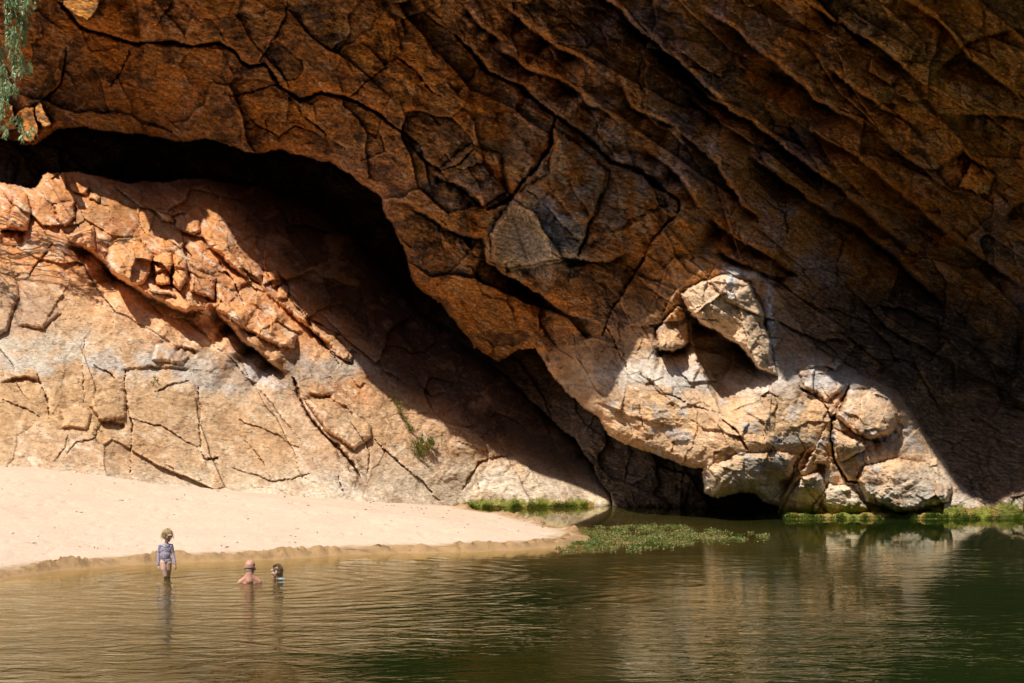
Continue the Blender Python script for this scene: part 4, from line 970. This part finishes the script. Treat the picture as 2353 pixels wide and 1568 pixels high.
# bald man seen from behind, in the water up to his shoulders
m_ = bpy.data.objects.new('person', None); COL.objects.link(m_); m_.location = (MAN.x, MAN.y, 0)
tag(m_, 'bald man with sunburnt bare shoulders sitting in the water, seen from behind', 'person')
hb, ey, hw, hR = head_parts((.002, .03, .235), math.radians(172), math.radians(6), 1.12)
ch = [[((0, -.006, .19), .064), ((0, -.016, .10), .064), ((0, -.02, .03), .078)], [((-.02, -.012, .115), .052), ((-.07, -.01, .065), .048), ((-.15, .0, .005), .052)], [((.02, -.012, .115), .052), ((.07, -.01, .065), .048), ((.15, .0, .005), .052)],
      [((0, 0, .035), .070), ((-.09, 0, .012), .056), ((-.165, .01, -.03), .055)], [((0, 0, .035), .070), ((.09, 0, .012), .056), ((.165, .01, -.03), .055)],
      [((-.185, .01, -.045), .056), ((-.235, .05, -.30), .042), ((-.20, .25, -.42), .034), ((-.15, .33, -.43), .028)], [((.185, .01, -.045), .056), ((.235, .05, -.30), .042), ((.20, .25, -.42), .034), ((.15, .33, -.43), .028)],
      [((0, .0, -.1), .11), ((0, 0, -.45), .11)], [((-.09, .02, -.50), .09), ((-.13, .40, -.42), .07), ((-.10, .62, -.55), .05)], [((.09, .02, -.50), .09), ((.13, .40, -.42), .07), ((.10, .62, -.55), .05)]]
bl = [((0, 0, -.08), (.19, .10, .12)), ((0, 0, -.25), (.17, .11, .2)), ((0, .01, -.45), (.16, .12, .12))]
soft_mesh('body', ch + hand((-.15, .33, -.43), (.3, 1, 0), (1, 0, .3), (0, 0, -1), 1, .4) + hand((.15, .33, -.43), (-.3, 1, 0), (-1, 0, .3), (0, 0, -1), 1, .4), bl + hb, M_SKIN2, m_, .006, 4)
eyes_for(m_, ey, hR, 1.1)
soft_mesh('hair', [], [(hw(0, .024, .012), (.0742 * 1.12, .077 * 1.12, .050 * 1.12), hR), (hw(0, .036, -.03), (.060 * 1.12, .052 * 1.12, .050 * 1.12), hR)], M_STUB, m_, .005, 3)

# child in a pale blue shirt swimming beside him
k_ = bpy.data.objects.new('person', None); COL.objects.link(k_); k_.location = (KID.x, KID.y, -.045)
tag(k_, 'child with wet slicked hair and pale blue shirt in the water facing the bald man', 'person')
hb, ey, hw, hR = head_parts((.0, .0, .150), math.radians(-98), math.radians(6), .95, True)
ch = [[((.012, 0, .09), .042), ((.04, 0, .01), .048)], [((.045, 0, -.02), .055), ((.12, .03, -.40), .075)], [((.06, -.09, -.045), .034), ((-.02, -.14, -.14), .027), ((-.13, -.10, -.12), .021)], [((.06, .09, -.045), .034), ((-.02, .14, -.14), .027), ((-.13, .10, -.12), .021)],
      [((.10, -.05, -.42), .065), ((-.05, -.08, -.60), .05), ((.1, -.08, -.85), .035)], [((.10, .07, -.42), .065), ((-.05, .09, -.60), .05), ((.1, .09, -.85), .035)]]
soft_mesh('body', ch + hand((-.13, -.10, -.12), (-1, 0, 0), (0, 1, 0), (0, 0, -1), .75, .3) + hand((-.13, .10, -.12), (-1, 0, 0), (0, -1, 0), (0, 0, -1), .75, .3), [((.06, 0, -.06), (.07, .12, .07))] + hb, M_SKIN, k_, .005, 4)
eyes_for(k_, ey, hR, 1)
soft_mesh('shirt', [[((.055, 0, -.01), .058), ((.12, .03, -.38), .084)], [((.06, -.09, -.045), .042), ((.02, -.12, -.10), .036)], [((.06, .09, -.045), .042), ((.02, .12, -.10), .036)]], [((.075, -.01, -.02), (.100, .15, .085))], M_RASH, k_, .005, 4)
soft_mesh('hair', [], [(hw(0, .020, .046), (.077, .090, .076), hR), (hw(0, .052, -.005), (.070, .052, .075), hR), (hw(0, .065, -.06), (.050, .034, .050), hR)], M_HAIR2, k_, .005, 2)
roots = []; tips = []
for k in range(500):
    th = random.uniform(-1.2, 1.2); x = math.sin(th); y0 = -.055 + random.uniform(0, .05)
    r0 = hw(x * .060, y0, .085 + .035 * math.cos(th) + random.uniform(-.01, .004)); t_ = hw(x * .078 + random.gauss(0, .005), .085 + random.gauss(0, .012), -.05 + .07 * math.cos(th) + random.gauss(0, .02))
    roots.append(tuple(r0)); tips.append(tuple(t_))
bw = np.array([tuple(hR @ Vector((0, .02, .055)))] * len(roots))
strands('hair', roots, tips, .0022, M_HAIR2, k_, 6, bw)


# ------------------------------------------------------------------ light, sky, camera
w = bpy.data.worlds.new('World'); SC.world = w; w.use_nodes = True
nt = w.node_tree; bg = nt.nodes['Background']; sky = nt.nodes.new('ShaderNodeTexSky'); sky.sky_type = 'NISHITA'; sky.sun_disc = False
sky.sun_elevation = math.asin(SUN[2]); sky.sun_rotation = math.atan2(SUN[0], SUN[1])
nt.links.new(sky.outputs[0], bg.inputs[0]); bg.inputs[1].default_value = 0.115
ld = bpy.data.lights.new('sun', 'SUN'); ld.energy = 5.0; ld.angle = math.radians(.53); ld.color = (1, .95, .86)
lo = bpy.data.objects.new('sun', ld); COL.objects.link(lo); lo.rotation_euler = Vector(SUN).to_track_quat('Z', 'Y').to_euler()
cd = bpy.data.cameras.new('camera'); cam = bpy.data.objects.new('camera', cd); COL.objects.link(cam); SC.camera = cam
cd.sensor_width = 36; cd.lens = F / 2352 * 36; cam.location = (0, 0, CH); cam.rotation_euler = (math.radians(90), 0, 0)
cd.shift_y = (HY - 784) / 2352; cd.clip_end = 3000; cd.clip_start = .5
SC.view_settings.view_transform = 'Standard'; SC.view_settings.look = 'None'; SC.view_settings.exposure = 0
SC.cycles.max_bounces = 8; SC.cycles.diffuse_bounces = 3; SC.cycles.transparent_max_bounces = 12
SC.cycles.caustics_reflective = False
